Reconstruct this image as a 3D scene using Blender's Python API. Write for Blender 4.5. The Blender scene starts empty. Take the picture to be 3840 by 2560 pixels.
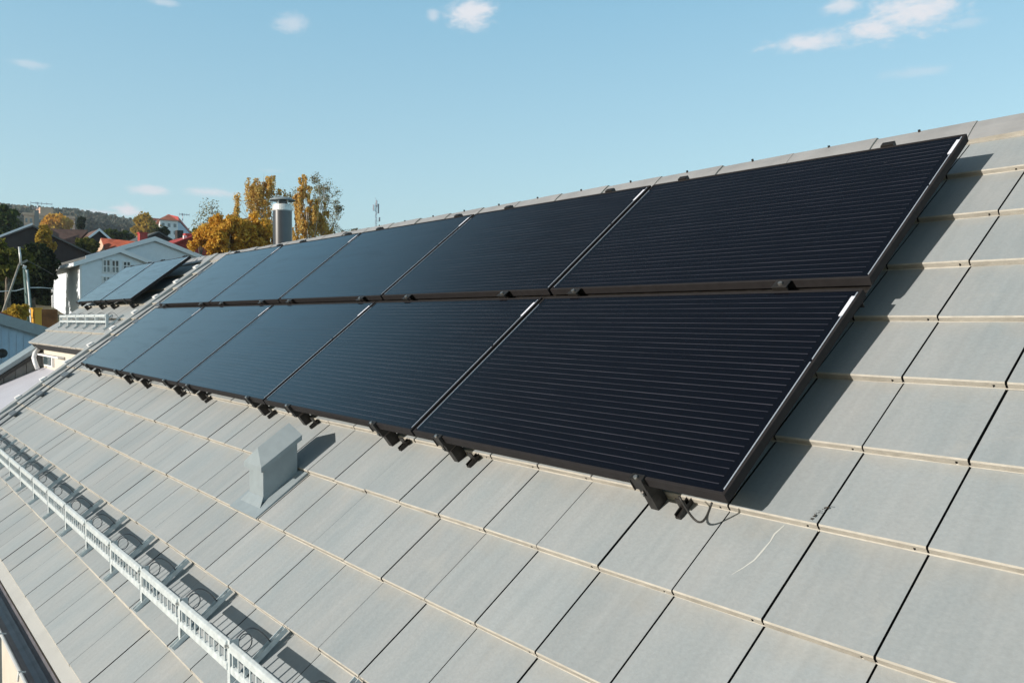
import bpy, math, random
import numpy as np
from mathutils import Matrix, Vector
R = math.radians
C = bpy.context.scene.collection
random.seed(7); rng = np.random.default_rng(7)

# ------------------------------------------------------------------ camera frame (world: X along the ridge, Y up the slope, Z up)
PHI = 0.6614847
CP, SP = math.cos(PHI), math.sin(PHI)
CAM = Vector((1.4047137, -1.9171732, 0.5369002))
FWD = Vector((-0.7712653, 0.6359100, -0.0277178))
RGT = Vector((0.6361544, 0.7715618, 0.0))
UPC = RGT.cross(FWD)
F = 3032.445
def W(u, v, w=0.0):                       # roof coordinates -> world
    return Vector((u, v*CP - w*SP, v*SP + w*CP))
def ray(x, y): return RGT*((x-1920)/F) - UPC*((y-1280)/F) + FWD
def atX(x, y, X):                         # where the sight line through a point meets the upright plane X
    r = ray(x, y); return CAM + r*((X-CAM.x)/r.x)
ROOF = Matrix(((1,0,0,0),(0,CP,-SP,0),(0,SP,CP,0),(0,0,0,1)))

# ------------------------------------------------------------------ helpers
def tag(o, label=None, cat=None, group=None, kind=None):
    if label: o['label'] = label
    if cat: o['category'] = cat
    if group: o['group'] = group
    if kind: o['kind'] = kind
    return o
def empty(name, loc, label, cat, group=None, kind=None, mat=None):
    o = bpy.data.objects.new(name, None); C.objects.link(o); o.empty_display_size = .1
    if mat is not None: o.matrix_world = mat
    else: o.location = loc
    return tag(o, label, cat, group, kind)
class MB:
    def __init__(s): s.v = []; s.f = []; s.m = []
    def quad(s, a, b, c, d, m=0):
        n = len(s.v); s.v += [tuple(a), tuple(b), tuple(c), tuple(d)]; s.f.append((n,n+1,n+2,n+3)); s.m.append(m)
    def poly(s, pts, m=0):
        n = len(s.v); s.v += [tuple(p) for p in pts]; s.f.append(tuple(range(n, n+len(pts)))); s.m.append(m)
    def hexa(s, p, m=0):                  # 8 points, bottom ring then top ring
        n = len(s.v); s.v += [tuple(q) for q in p]
        for f in ((3,2,1,0),(4,5,6,7),(0,1,5,4),(1,2,6,5),(2,3,7,6),(3,0,4,7)):
            s.f.append(tuple(n+i for i in f)); s.m.append(m)
    def box(s, x0,x1,y0,y1,z0,z1, m=0, T=None):
        p = [(x0,y0,z0),(x1,y0,z0),(x1,y1,z0),(x0,y1,z0),(x0,y0,z1),(x1,y0,z1),(x1,y1,z1),(x0,y1,z1)]
        if T: p = [T(*q) for q in p]
        s.hexa(p, m)
    def tube(s, pts, r, n=8, m=0, cap=True):
        pts = [Vector(p) for p in pts]; rs = r if isinstance(r, (list, tuple)) else [r]*len(pts)
        base = len(s.v)
        t0 = (pts[1]-pts[0]).normalized(); a = t0.orthogonal().normalized()
        for i, p in enumerate(pts):
            t = (pts[min(i+1,len(pts)-1)] - pts[max(i-1,0)]).normalized()
            a = (a - t*a.dot(t)).normalized(); b = t.cross(a)
            for k in range(n):
                an = 2*math.pi*k/n; s.v.append(tuple(p + (a*math.cos(an)+b*math.sin(an))*rs[i]))
        for i in range(len(pts)-1):
            for k in range(n):
                k2 = (k+1) % n
                s.f.append((base+i*n+k, base+i*n+k2, base+(i+1)*n+k2, base+(i+1)*n+k)); s.m.append(m)
        if cap:
            s.f.append(tuple(base+k for k in range(n))[::-1]); s.m.append(m)
            e = base+(len(pts)-1)*n; s.f.append(tuple(e+k for k in range(n))); s.m.append(m)
    def lathe(s, c, prof, n=24, m=0):     # profile of (radius, z) round the vertical through c
        base = len(s.v)
        for r_, z in prof:
            for k in range(n):
                a = 2*math.pi*k/n; s.v.append((c[0]+r_*math.cos(a), c[1]+r_*math.sin(a), c[2]+z))
        for i in range(len(prof)-1):
            for k in range(n):
                k2 = (k+1) % n; s.f.append((base+i*n+k, base+i*n+k2, base+(i+1)*n+k2, base+(i+1)*n+k)); s.m.append(m)
    def build(s, name, mats, parent=None, smooth=False, world=False, bevel=0):
        me = bpy.data.meshes.new(name); me.from_pydata([tuple(v) for v in s.v], [], s.f)
        mats = mats if isinstance(mats, (list, tuple)) else [mats]
        for m in mats: me.materials.append(m)
        me.polygons.foreach_set('material_index', s.m)
        if smooth: me.polygons.foreach_set('use_smooth', [True]*len(s.f))
        me.update()
        o = bpy.data.objects.new(name, me); C.objects.link(o)
        if parent:
            o.parent = parent
            if world:                     # vertices given in world space
                bpy.context.view_layer.update()
                o.matrix_parent_inverse = parent.matrix_world.inverted()
        if bevel:
            b = o.modifiers.new('bevel', 'BEVEL'); b.width = bevel; b.segments = 2; b.limit_method = 'ANGLE'
        return o
def struct(o): o['kind'] = 'structure'; return o
def children(o): return [c for c in bpy.data.objects if c.parent == o]
def copy_tree(o, parent=None):
    kids = children(o); c = o.copy(); C.objects.link(c)
    if parent: c.parent = parent
    for k in kids: copy_tree(k, c)
    return c

# ------------------------------------------------------------------ materials
def mat(name, col, rough=.6, metal=0., spec=.5, noise=0, nscale=8, bump=0, bscale=60, island=0, col2=None, coat=0):
    m = bpy.data.materials.new(name); m.use_nodes = True
    nt = m.node_tree; b = nt.nodes['Principled BSDF']
    b.inputs['Base Color'].default_value = (*col, 1); b.inputs['Roughness'].default_value = rough
    b.inputs['Metallic'].default_value = metal; b.inputs['Specular IOR Level'].default_value = spec
    if coat: b.inputs['Coat Weight'].default_value = coat
    tc = nt.nodes.new('ShaderNodeTexCoord')
    src = None
    if noise or col2:
        n = nt.nodes.new('ShaderNodeTexNoise'); n.inputs['Scale'].default_value = nscale; n.inputs['Detail'].default_value = 6
        n.inputs['Roughness'].default_value = .6
        nt.links.new(tc.outputs['Object'], n.inputs['Vector'])
        r = nt.nodes.new('ShaderNodeValToRGB')
        c2 = col2 or tuple(c*(1-noise) for c in col); c1 = col if col2 else tuple(min(1, c*(1+noise)) for c in col)
        r.color_ramp.elements[0].position = .35; r.color_ramp.elements[0].color = (*c2, 1)
        r.color_ramp.elements[1].position = .65; r.color_ramp.elements[1].color = (*c1, 1)
        nt.links.new(n.outputs['Fac'], r.inputs['Fac']); src = r.outputs['Color']
    if island:
        g = nt.nodes.new('ShaderNodeNewGeometry'); mp = nt.nodes.new('ShaderNodeMapRange')
        mp.inputs['To Min'].default_value = 1-island; mp.inputs['To Max'].default_value = 1+island
        nt.links.new(g.outputs['Random Per Island'], mp.inputs['Value'])
        mx = nt.nodes.new('ShaderNodeMix'); mx.data_type = 'RGBA'; mx.blend_type = 'MULTIPLY'; mx.inputs['Factor'].default_value = 1
        if src: nt.links.new(src, mx.inputs['A'])
        else: mx.inputs['A'].default_value = (*col, 1)
        nt.links.new(mp.outputs['Result'], mx.inputs['B']); src = mx.outputs['Result']
    if src: nt.links.new(src, b.inputs['Base Color'])
    if bump:
        n2 = nt.nodes.new('ShaderNodeTexNoise'); n2.inputs['Scale'].default_value = bscale; n2.inputs['Detail'].default_value = 5
        nt.links.new(tc.outputs['Object'], n2.inputs['Vector'])
        bp = nt.nodes.new('ShaderNodeBump'); bp.inputs['Strength'].default_value = bump; bp.inputs['Distance'].default_value = .01
        nt.links.new(n2.outputs['Fac'], bp.inputs['Height']); nt.links.new(bp.outputs['Normal'], b.inputs['Normal'])
    return m
def nd(nt, t, **kw):
    n = nt.nodes.new(t)
    for k, v in kw.items(): setattr(n, k, v)
    return n
def math_(nt, op, a, b=None, c=None):
    n = nt.nodes.new('ShaderNodeMath'); n.operation = op
    for i, x in enumerate((a, b, c)):
        if x is None: continue
        if isinstance(x, (int, float)): n.inputs[i].default_value = x
        else: nt.links.new(x, n.inputs[i])
    return n.outputs[0]

def tile_material():
    m = bpy.data.materials.new('roof_tile'); m.use_nodes = True; nt = m.node_tree; b = nt.nodes['Principled BSDF']
    tc = nd(nt, 'ShaderNodeTexCoord'); L = nt.links.new
    n1 = nd(nt, 'ShaderNodeTexNoise'); n1.inputs['Scale'].default_value = 1.7; n1.inputs['Detail'].default_value = 8; n1.inputs['Roughness'].default_value = .65
    mp = nd(nt, 'ShaderNodeMapping'); mp.inputs['Scale'].default_value = (2.2, .8, 1)
    L(tc.outputs['Object'], mp.inputs['Vector']); L(mp.outputs['Vector'], n1.inputs['Vector'])
    r1 = nd(nt, 'ShaderNodeValToRGB'); e = r1.color_ramp.elements
    e[0].position = .30; e[0].color = (.305, .345, .362, 1); e[1].position = .72; e[1].color = (.385, .400, .402, 1)
    L(n1.outputs['Fac'], r1.inputs['Fac'])
    n2 = nd(nt, 'ShaderNodeTexNoise'); n2.inputs['Scale'].default_value = 90; n2.inputs['Detail'].default_value = 4
    L(tc.outputs['Object'], n2.inputs['Vector'])
    r2 = nd(nt, 'ShaderNodeMapRange'); r2.inputs['To Min'].default_value = .88; r2.inputs['To Max'].default_value = 1.10; L(n2.outputs['Fac'], r2.inputs['Value'])
    # pale blotches (lichen and dried water)
    n3 = nd(nt, 'ShaderNodeTexNoise'); n3.inputs['Scale'].default_value = 7; n3.inputs['Detail'].default_value = 7; n3.inputs['Distortion'].default_value = .6
    L(tc.outputs['Object'], n3.inputs['Vector'])
    r3 = nd(nt, 'ShaderNodeMapRange'); r3.inputs['From Min'].default_value = .62; r3.inputs['From Max'].default_value = .80; r3.inputs['To Max'].default_value = .35
    L(n3.outputs['Fac'], r3.inputs['Value'])
    g = nd(nt, 'ShaderNodeAttribute', attribute_name='tone'); r4 = nd(nt, 'ShaderNodeMapRange'); r4.inputs['To Min'].default_value = .955; r4.inputs['To Max'].default_value = 1.04
    L(g.outputs['Fac'], r4.inputs['Value'])
    k = math_(nt, 'MULTIPLY', r2.outputs[0], r4.outputs[0])
    mx = nd(nt, 'ShaderNodeMix', data_type='RGBA', blend_type='MULTIPLY'); mx.inputs['Factor'].default_value = 1
    L(r1.outputs['Color'], mx.inputs['A']); L(k, mx.inputs['B'])
    mx2 = nd(nt, 'ShaderNodeMix', data_type='RGBA'); mx2.inputs['B'].default_value = (.42, .42, .40, 1)
    L(r3.outputs[0], mx2.inputs['Factor']); L(mx.outputs['Result'], mx2.inputs['A'])
    # a warm dusting low on each tile where dirt gathers: uses the height above its lip stored on the mesh
    at = nd(nt, 'ShaderNodeAttribute', attribute_name='lipdist')
    n5 = nd(nt, 'ShaderNodeTexNoise'); n5.inputs['Scale'].default_value = 12; L(tc.outputs['Object'], n5.inputs['Vector'])
    d = math_(nt, 'SUBTRACT', at.outputs['Fac'], math_(nt, 'MULTIPLY', n5.outputs['Fac'], .16))
    r5 = nd(nt, 'ShaderNodeMapRange'); r5.inputs['From Min'].default_value = .17; r5.inputs['From Max'].default_value = .27; r5.inputs['To Max'].default_value = .30
    L(d, r5.inputs['Value'])
    mx3 = nd(nt, 'ShaderNodeMix', data_type='RGBA'); mx3.inputs['B'].default_value = (.40, .36, .30, 1)
    L(r5.outputs[0], mx3.inputs['Factor']); L(mx2.outputs['Result'], mx3.inputs['A'])
    mps = nd(nt, 'ShaderNodeMapping'); mps.inputs['Scale'].default_value = (34, 2.0, 2.0); L(tc.outputs['Object'], mps.inputs['Vector'])
    ns = nd(nt, 'ShaderNodeTexNoise'); ns.inputs['Scale'].default_value = 1.; ns.inputs['Detail'].default_value = 5; L(mps.outputs['Vector'], ns.inputs['Vector'])
    rs = nd(nt, 'ShaderNodeMapRange'); rs.inputs['From Min'].default_value = .35; rs.inputs['From Max'].default_value = .7; rs.inputs['To Min'].default_value = .955; rs.inputs['To Max'].default_value = 1.03; L(ns.outputs['Fac'], rs.inputs['Value'])
    vo = nd(nt, 'ShaderNodeTexVoronoi'); vo.inputs['Scale'].default_value = 42; L(tc.outputs['Object'], vo.inputs['Vector'])
    rv = nd(nt, 'ShaderNodeMapRange'); rv.inputs['From Min'].default_value = .04; rv.inputs['From Max'].default_value = .10; rv.inputs['To Min'].default_value = .80; rv.inputs['To Max'].default_value = 1.; L(vo.outputs['Distance'], rv.inputs['Value'])
    nm = nd(nt, 'ShaderNodeTexNoise'); nm.inputs['Scale'].default_value = 3.1; L(tc.outputs['Object'], nm.inputs['Vector'])
    rm_ = nd(nt, 'ShaderNodeMapRange'); rm_.inputs['From Min'].default_value = .5; rm_.inputs['From Max'].default_value = .62; L(nm.outputs['Fac'], rm_.inputs['Value'])
    spk = nd(nt, 'ShaderNodeMix'); spk.inputs['A'].default_value = 1; L(rm_.outputs[0], spk.inputs['Factor']); L(rv.outputs[0], spk.inputs['B'])
    mx4 = nd(nt, 'ShaderNodeMix', data_type='RGBA', blend_type='MULTIPLY'); mx4.inputs['Factor'].default_value = 1; L(mx3.outputs['Result'], mx4.inputs['A']); L(math_(nt, 'MULTIPLY', rs.outputs[0], spk.outputs[0]), mx4.inputs['B'])
    L(mx4.outputs['Result'], b.inputs['Base Color'])
    b.inputs['Roughness'].default_value = .58; b.inputs['Specular IOR Level'].default_value = .25
    bp = nd(nt, 'ShaderNodeBump'); bp.inputs['Strength'].default_value = .2; bp.inputs['Distance'].default_value = .004
    L(n2.outputs['Fac'], bp.inputs['Height']); L(bp.outputs['Normal'], b.inputs['Normal'])
    return m
def glass_material():
    m = bpy.data.materials.new('solar_cells'); m.use_nodes = True; nt = m.node_tree; b = nt.nodes['Principled BSDF']; L = nt.links.new
    tc = nd(nt, 'ShaderNodeTexCoord'); sp = nd(nt, 'ShaderNodeSeparateXYZ'); L(tc.outputs['Object'], sp.inputs[0])
    fy = math_(nt, 'FRACT', math_(nt, 'DIVIDE', math_(nt, 'SUBTRACT', sp.outputs['Y'], .0235), .03175))
    ln = math_(nt, 'LESS_THAN', math_(nt, 'ABSOLUTE', math_(nt, 'SUBTRACT', fy, .5)), .052)
    # lines stop in the margins
    inx = math_(nt, 'LESS_THAN', math_(nt, 'ABSOLUTE', math_(nt, 'SUBTRACT', sp.outputs['X'], -.8375)), .795)
    iny = math_(nt, 'LESS_THAN', math_(nt, 'ABSOLUTE', math_(nt, 'SUBTRACT', sp.outputs['Y'], .5)), .477)
    n = nd(nt, 'ShaderNodeTexNoise'); n.inputs['Scale'].default_value = 3.; n.inputs['Detail'].default_value = 3
    mp = nd(nt, 'ShaderNodeMapping'); mp.inputs['Scale'].default_value = (1, 9, 1)
    oi = nd(nt, 'ShaderNodeObjectInfo'); cm = nd(nt, 'ShaderNodeCombineXYZ'); L(math_(nt, 'MULTIPLY', oi.outputs['Random'], 30), cm.inputs[2])
    va = nd(nt, 'ShaderNodeVectorMath', operation='ADD'); L(tc.outputs['Object'], mp.inputs['Vector']); L(mp.outputs['Vector'], va.inputs[0]); L(cm.outputs[0], va.inputs[1])
    L(va.outputs[0], n.inputs['Vector'])
    mr = nd(nt, 'ShaderNodeMapRange'); mr.inputs['From Min'].default_value = .35; mr.inputs['From Max'].default_value = .7; mr.inputs['To Min'].default_value = .35; mr.inputs['To Max'].default_value = 1.
    L(n.outputs['Fac'], mr.inputs['Value'])
    fac = math_(nt, 'MULTIPLY', math_(nt, 'MULTIPLY', ln, inx), math_(nt, 'MULTIPLY', iny, mr.outputs[0]))
    # cell gaps across the panel, barely darker
    fx = math_(nt, 'FRACT', math_(nt, 'DIVIDE', math_(nt, 'SUBTRACT', sp.outputs['X'], .0425), .159))
    gx = math_(nt, 'LESS_THAN', math_(nt, 'ABSOLUTE', math_(nt, 'SUBTRACT', fx, .5)), .012)
    mx0 = nd(nt, 'ShaderNodeMix', data_type='RGBA'); mx0.inputs['A'].default_value = (.0028, .0034, .0068, 1); mx0.inputs['B'].default_value = (.0025, .0025, .004, 1); L(gx, mx0.inputs['Factor'])
    mx = nd(nt, 'ShaderNodeMix', data_type='RGBA'); mx.inputs['B'].default_value = (.062, .060, .075, 1)
    L(fac, mx.inputs['Factor']); L(mx0.outputs['Result'], mx.inputs['A'])
    # a few dust specks
    v = nd(nt, 'ShaderNodeTexNoise'); v.inputs['Scale'].default_value = 26; v.inputs['Detail'].default_value = 2; L(va.outputs[0], v.inputs['Vector'])
    sk = nd(nt, 'ShaderNodeMapRange'); sk.inputs['From Min'].default_value = .76; sk.inputs['From Max'].default_value = .84; sk.inputs['To Max'].default_value = .35; L(v.outputs['Fac'], sk.inputs['Value'])
    mx2 = nd(nt, 'ShaderNodeMix', data_type='RGBA'); mx2.inputs['B'].default_value = (.22, .23, .26, 1); L(sk.outputs[0], mx2.inputs['Factor']); L(mx.outputs['Result'], mx2.inputs['A'])
    L(mx2.outputs['Result'], b.inputs['Base Color'])
    b.inputs['IOR'].default_value = 1.50
    sm = nd(nt, 'ShaderNodeTexNoise'); sm.inputs['Scale'].default_value = 1.4; sm.inputs['Detail'].default_value = 7; sm.inputs['Distortion'].default_value = 1.; L(va.outputs[0], sm.inputs['Vector'])
    smr = nd(nt, 'ShaderNodeMapRange'); smr.inputs['From Min'].default_value = .35; smr.inputs['From Max'].default_value = .7; smr.inputs['To Min'].default_value = .04; smr.inputs['To Max'].default_value = .20; L(sm.outputs['Fac'], smr.inputs['Value']); L(smr.outputs[0], b.inputs['Roughness'])
    b.inputs['Specular IOR Level'].default_value = .5
    nb = nd(nt, 'ShaderNodeTexNoise'); nb.inputs['Scale'].default_value = 2.2; L(va.outputs[0], nb.inputs['Vector'])
    bp = nd(nt, 'ShaderNodeBump'); bp.inputs['Strength'].default_value = .05; bp.inputs['Distance'].default_value = .01
    L(nb.outputs['Fac'], bp.inputs['Height']); L(bp.outputs['Normal'], b.inputs['Normal'])
    return m
def leaf_material(name, c1, c2, c3=None):
    m = bpy.data.materials.new(name); m.use_nodes = True; nt = m.node_tree; L = nt.links.new
    for n in list(nt.nodes): nt.nodes.remove(n)
    out = nd(nt, 'ShaderNodeOutputMaterial'); g = nd(nt, 'ShaderNodeNewGeometry')
    r = nd(nt, 'ShaderNodeValToRGB'); r.color_ramp.elements[0].color = (*c1, 1); r.color_ramp.elements[1].color = (*c2, 1)
    if c3: e = r.color_ramp.elements.new(.5); e.color = (*c3, 1)
    L(g.outputs['Random Per Island'], r.inputs['Fac'])
    d = nd(nt, 'ShaderNodeBsdfDiffuse'); t = nd(nt, 'ShaderNodeBsdfTranslucent'); mx = nd(nt, 'ShaderNodeMixShader'); mx.inputs[0].default_value = .40
    L(r.outputs['Color'], d.inputs['Color']); L(r.outputs['Color'], t.inputs['Color'])
    L(d.outputs[0], mx.inputs[1]); L(t.outputs[0], mx.inputs[2]); L(mx.outputs[0], out.inputs['Surface'])
    return m

M = {}
M['tile'] = tile_material(); M['cells'] = glass_material()
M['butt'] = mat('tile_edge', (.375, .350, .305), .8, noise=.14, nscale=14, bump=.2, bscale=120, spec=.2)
M['underlay'] = mat('underlay', (.02, .02, .02), .9)
M['ridge'] = mat('ridge_tile', (.31, .315, .32), .55, noise=.1, nscale=5, island=.05, bump=.1, spec=.4)
M['frame'] = mat('black_anodised', (.029, .027, .028), .6, spec=.05, metal=.0, noise=.10, nscale=20)
M['frame_edge'] = mat('frame_glint', (.52, .58, .66), .4, metal=.35)  # pale colour standing in for the sky glint on the frame lip
M['sticker'] = mat('white_sticker', (.78, .80, .88), .5)
M['blackmetal'] = mat('black_bracket', (.035, .032, .030), .45, metal=.4, noise=.3, nscale=30)
M['steel'] = mat('bright_bolt', (.62, .60, .57), .3, metal=.9)
M['guard'] = mat('guard_coating', (.55, .60, .61), .42, noise=.13, nscale=26, spec=.5, bump=.1, bscale=90)
M['ventmet'] = mat('vent_coating', (.275, .320, .340), .42, noise=.06, nscale=14, spec=.5)
M['flue'] = mat('flue_steel', (.035, .040, .050), .32, metal=.1, spec=.8, noise=.12, nscale=9)
M['gal'] = mat('galvanised', (.66, .67, .66), .45, metal=.3, noise=.08, nscale=12)
M['drip'] = mat('eave_flashing_paint', (.46, .46, .44), .5, noise=.05, nscale=6)
M['gutter'] = mat('gutter_grey', (.16, .155, .17), .4, metal=.2, noise=.2, nscale=9)
M['cream'] = mat('cream_render', (.60, .55, .47), .8, noise=.05, nscale=5, bump=.1)
M['cable'] = mat('cable_rubber', (.02, .018, .016), .5)
M['moss'] = mat('dead_leaf', (.05, .035, .022), .9, noise=.5, nscale=80)
M['dropping'] = mat('dropping', (.56, .57, .54), .8)
M['white'] = mat('white_paint', (.80, .80, .80), .6, noise=.03, nscale=3)
M['greywhite'] = mat('pale_boards', (.80, .85, .90), .65, noise=.04, nscale=3)
M['membrane'] = mat('pale_roof_membrane', (.56, .56, .62), .5, noise=.05, nscale=3)
M['darkroof'] = mat('dark_roof', (.10, .10, .095), .7, noise=.2, nscale=2)
M['brownroof'] = mat('brown_roof', (.15, .085, .065), .8, noise=.25, nscale=1.5)
M['redroof'] = mat('red_roof', (.38, .085, .04), .75, noise=.3, nscale=1.2)
M['orangeroof'] = mat('orange_roof', (.50, .15, .07), .75, noise=.2, nscale=.4)
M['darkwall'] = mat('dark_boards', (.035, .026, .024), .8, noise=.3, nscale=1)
M['orangewall'] = mat('peach_wall', (.62, .42, .30), .8, noise=.08, nscale=.3)
M['trim'] = mat('pale_trim', (.85, .87, .90), .6)
M['pane'] = mat('window_glass', (.05, .08, .09), .08, spec=.8)
M['bluewall'] = mat('blue_grey_boards', (.42, .54, .66), .7, noise=.07, nscale=3)
M['greyboards'] = mat('weathered_boards', (.20, .20, .19), .8, noise=.2, nscale=4)
M['porch_shade'] = mat('porch_shade_tint', (.22, .29, .36), .8, noise=.08, nscale=3)  # shade of the recess put into this blue-grey wall colour
M['wood'] = mat('weathered_pole', (.30, .28, .24), .85, noise=.25, nscale=14)
M['greenpole'] = mat('green_painted_pole', (.06, .12, .11), .6, noise=.3, nscale=8)
M['yellow'] = mat('yellow_paint', (.75, .38, .03), .6)
M['rust'] = mat('rust_brown', (.30, .12, .04), .8, noise=.3, nscale=2)
M['redpaint'] = mat('red_paint', (.42, .05, .04), .7, noise=.2, nscale=2)
M['bark'] = mat('bark', (.16, .13, .10), .9, noise=.4, nscale=5)
M['birchbark'] = mat('birch_bark', (.42, .40, .36), .8, noise=.5, nscale=3)
M['ground'] = mat('grass_ground', (.07, .085, .03), .95, noise=0, nscale=.15, col2=(.11, .09, .05))
M['mast'] = mat('mast_steel', (.35, .35, .40), .5, metal=.3)
M['stay'] = mat('stay_steel', (.13, .14, .15), .45, metal=.3)
LF = dict(
    gold=leaf_material('leaf_gold', (.56, .28, .04), (.80, .54, .13), (.68, .41, .06)),
    birch=leaf_material('leaf_birch', (.60, .34, .09), (.74, .60, .24), (.68, .46, .13)),
    sparse=leaf_material('leaf_sparse', (.13, .12, .10), (.36, .32, .14)),
    yellow=leaf_material('leaf_yellow', (.38, .26, .04), (.60, .42, .08)),
    olive=leaf_material('leaf_olive', (.07, .09, .025), (.26, .24, .06), (.15, .15, .035)),
    dark=leaf_material('leaf_dark', (.012, .022, .010), (.05, .065, .028)),
    green=leaf_material('leaf_green', (.03, .055, .018), (.10, .13, .03)),
    wood=leaf_material('leaf_wood', (.09, .115, .10), (.24, .21, .17), (.13, .15, .12)))

# ------------------------------------------------------------------ world, sun, camera
SUN = Vector((-.028, -.186, .0535)).normalized()
elev = math.asin(SUN.z); az = math.atan2(SUN.x, SUN.y)      # rotation from +Y towards +X
sc = bpy.context.scene
w = bpy.data.worlds.new("World"); sc.world = w; w.use_nodes = True; nt = w.node_tree; L = nt.links.new
for n in list(nt.nodes): nt.nodes.remove(n)
wo = nd(nt, 'ShaderNodeOutputWorld'); bg = nd(nt, 'ShaderNodeBackground'); L(bg.outputs[0], wo.inputs[0])
sky = nd(nt, 'ShaderNodeTexSky'); sky.sky_type = 'NISHITA'; sky.sun_disc = False
sky.sun_elevation = elev; sky.sun_rotation = az; sky.altitude = 100; sky.air_density = 1.0; sky.dust_density = .6; sky.ozone_density = 1.5
tc = nd(nt, 'ShaderNodeTexCoord'); sp = nd(nt, 'ShaderNodeSeparateXYZ'); L(tc.outputs['Generated'], sp.inputs[0])
azn = math_(nt, 'ARCTAN2', sp.outputs['Y'], sp.outputs['X']); eln = math_(nt, 'ARCSINE', sp.outputs['Z'])
nz = nd(nt, 'ShaderNodeTexNoise'); nz.inputs['Scale'].default_value = 34; nz.inputs['Detail'].default_value = 7; nz.inputs['Roughness'].default_value = .6; nz.inputs['Distortion'].default_value = .5
mp = nd(nt, 'ShaderNodeMapping'); mp.inputs['Scale'].default_value = (1, 1, 2.2); L(tc.outputs['Generated'], mp.inputs[0]); L(mp.outputs[0], nz.inputs['Vector'])
nz2 = nd(nt, 'ShaderNodeTexNoise'); nz2.inputs['Scale'].default_value = 110; nz2.inputs['Detail'].default_value = 5; L(mp.outputs[0], nz2.inputs['Vector'])
nn = math_(nt, 'ADD', math_(nt, 'MULTIPLY', math_(nt, 'SUBTRACT', nz.outputs['Fac'], .5), 2.6), math_(nt, 'MULTIPLY', math_(nt, 'SUBTRACT', nz2.outputs['Fac'], .5), .9))
def px_azel(x, y):
    r = ray(x, y).normalized(); return math.atan2(r.y, r.x), math.asin(r.z)
CLOUDS = [(3020,160,150,36,.72),(3110,150,90,34,.55),(3270,110,125,50,.80),(3420,45,185,80,.78),(3165,22,75,30,.6),(3620,88,70,20,.22),(3440,272,130,22,.22),
          (1762,50,85,60,.75),(1625,60,24,26,.4),(1090,88,66,38,.40),(110,238,85,18,.30),(605,8,60,18,.35),(558,712,75,22,.62),(790,722,115,18,.55),(480,790,55,26,.9),
          (1010,640,60,8,.12),(380,795,110,9,.5)]
dens = None
for (x, y, rx, ry, amp) in CLOUDS:
    a0, e0 = px_azel(x, y); a1, _ = px_azel(x+rx, y); _, e1 = px_azel(x, y-ry)
    da = math_(nt, 'MULTIPLY', math_(nt, 'SUBTRACT', azn, a0), 1/abs(a1-a0)); de = math_(nt, 'MULTIPLY', math_(nt, 'SUBTRACT', eln, e0), 1/abs(e1-e0))
    rr = math_(nt, 'SQRT', math_(nt, 'ADD', math_(nt, 'MULTIPLY', da, da), math_(nt, 'MULTIPLY', de, de)))
    t = math_(nt, 'SUBTRACT', 1.48, rr); t = math_(nt, 'ADD', t, math_(nt, 'MULTIPLY', nn, .78))
    mr = nd(nt, 'ShaderNodeMapRange', interpolation_type='SMOOTHERSTEP'); mr.inputs['From Min'].default_value = 0; mr.inputs['From Max'].default_value = 1.5; mr.inputs['To Max'].default_value = min(1, amp*1.3)
    L(t, mr.inputs['Value'])
    dens = mr.outputs[0] if dens is None else math_(nt, 'MAXIMUM', dens, mr.outputs[0])
tint = nd(nt, 'ShaderNodeMix', data_type='RGBA', blend_type='MULTIPLY'); tint.inputs['Factor'].default_value = 1; tint.inputs['B'].default_value = (.50, .46, .37, 1)
L(sky.outputs[0], tint.inputs['A'])
veil = nd(nt, 'ShaderNodeMapRange', interpolation_type='SMOOTHSTEP'); veil.inputs['From Min'].default_value = R(20); veil.inputs['From Max'].default_value = R(40)
veil.inputs['To Min'].default_value = 1; veil.inputs['To Max'].default_value = .03; L(eln, veil.inputs['Value'])
vc = nd(nt, 'ShaderNodeMix', data_type='RGBA', blend_type='ADD'); vc.inputs['Factor'].default_value = 1; L(tint.outputs['Result'], vc.inputs['A'])
vv_ = nd(nt, 'ShaderNodeMix', data_type='RGBA'); vv_.inputs['A'].default_value = (0,0,0,1); vg = nd(nt, 'ShaderNodeMapRange'); vg.inputs['From Min'].default_value = R(7); vg.inputs['From Max'].default_value = R(23); L(eln, vg.inputs['Value'])
vcol = nd(nt, 'ShaderNodeMix', data_type='RGBA'); vcol.inputs['A'].default_value = (1.82, 2.98, 3.60, 1); vcol.inputs['B'].default_value = (.95, 2.26, 3.26, 1); L(vg.outputs[0], vcol.inputs['Factor']); L(vcol.outputs['Result'], vv_.inputs['B'])
# pale air lies all round except under the low sun, where the sky is clearer
dw = sp.outputs['Y']
side = nd(nt, 'ShaderNodeMapRange', interpolation_type='SMOOTHSTEP'); side.inputs['From Min'].default_value = -.75; side.inputs['From Max'].default_value = .0; side.inputs['To Min'].default_value = .12; side.inputs['To Max'].default_value = 1; L(dw, side.inputs['Value'])
east = nd(nt, 'ShaderNodeMapRange', interpolation_type='SMOOTHSTEP'); east.inputs['From Min'].default_value = .1; east.inputs['From Max'].default_value = .8; east.inputs['To Min'].default_value = 1; east.inputs['To Max'].default_value = 1.8; L(sp.outputs['X'], east.inputs['Value'])
vv_.clamp_factor = False
L(math_(nt, 'MULTIPLY', east.outputs[0], math_(nt, 'MULTIPLY', veil.outputs[0], side.outputs[0])), vv_.inputs['Factor']); L(vv_.outputs['Result'], vc.inputs['B'])
cm = nd(nt, 'ShaderNodeMix', data_type='RGBA'); cm.inputs['B'].default_value = (5.0, 5.1, 5.4, 1); L(dens, cm.inputs['Factor']); L(vc.outputs['Result'], cm.inputs['A'])
L(cm.outputs['Result'], bg.inputs['Color']); bg.inputs['Strength'].default_value = .15
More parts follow.
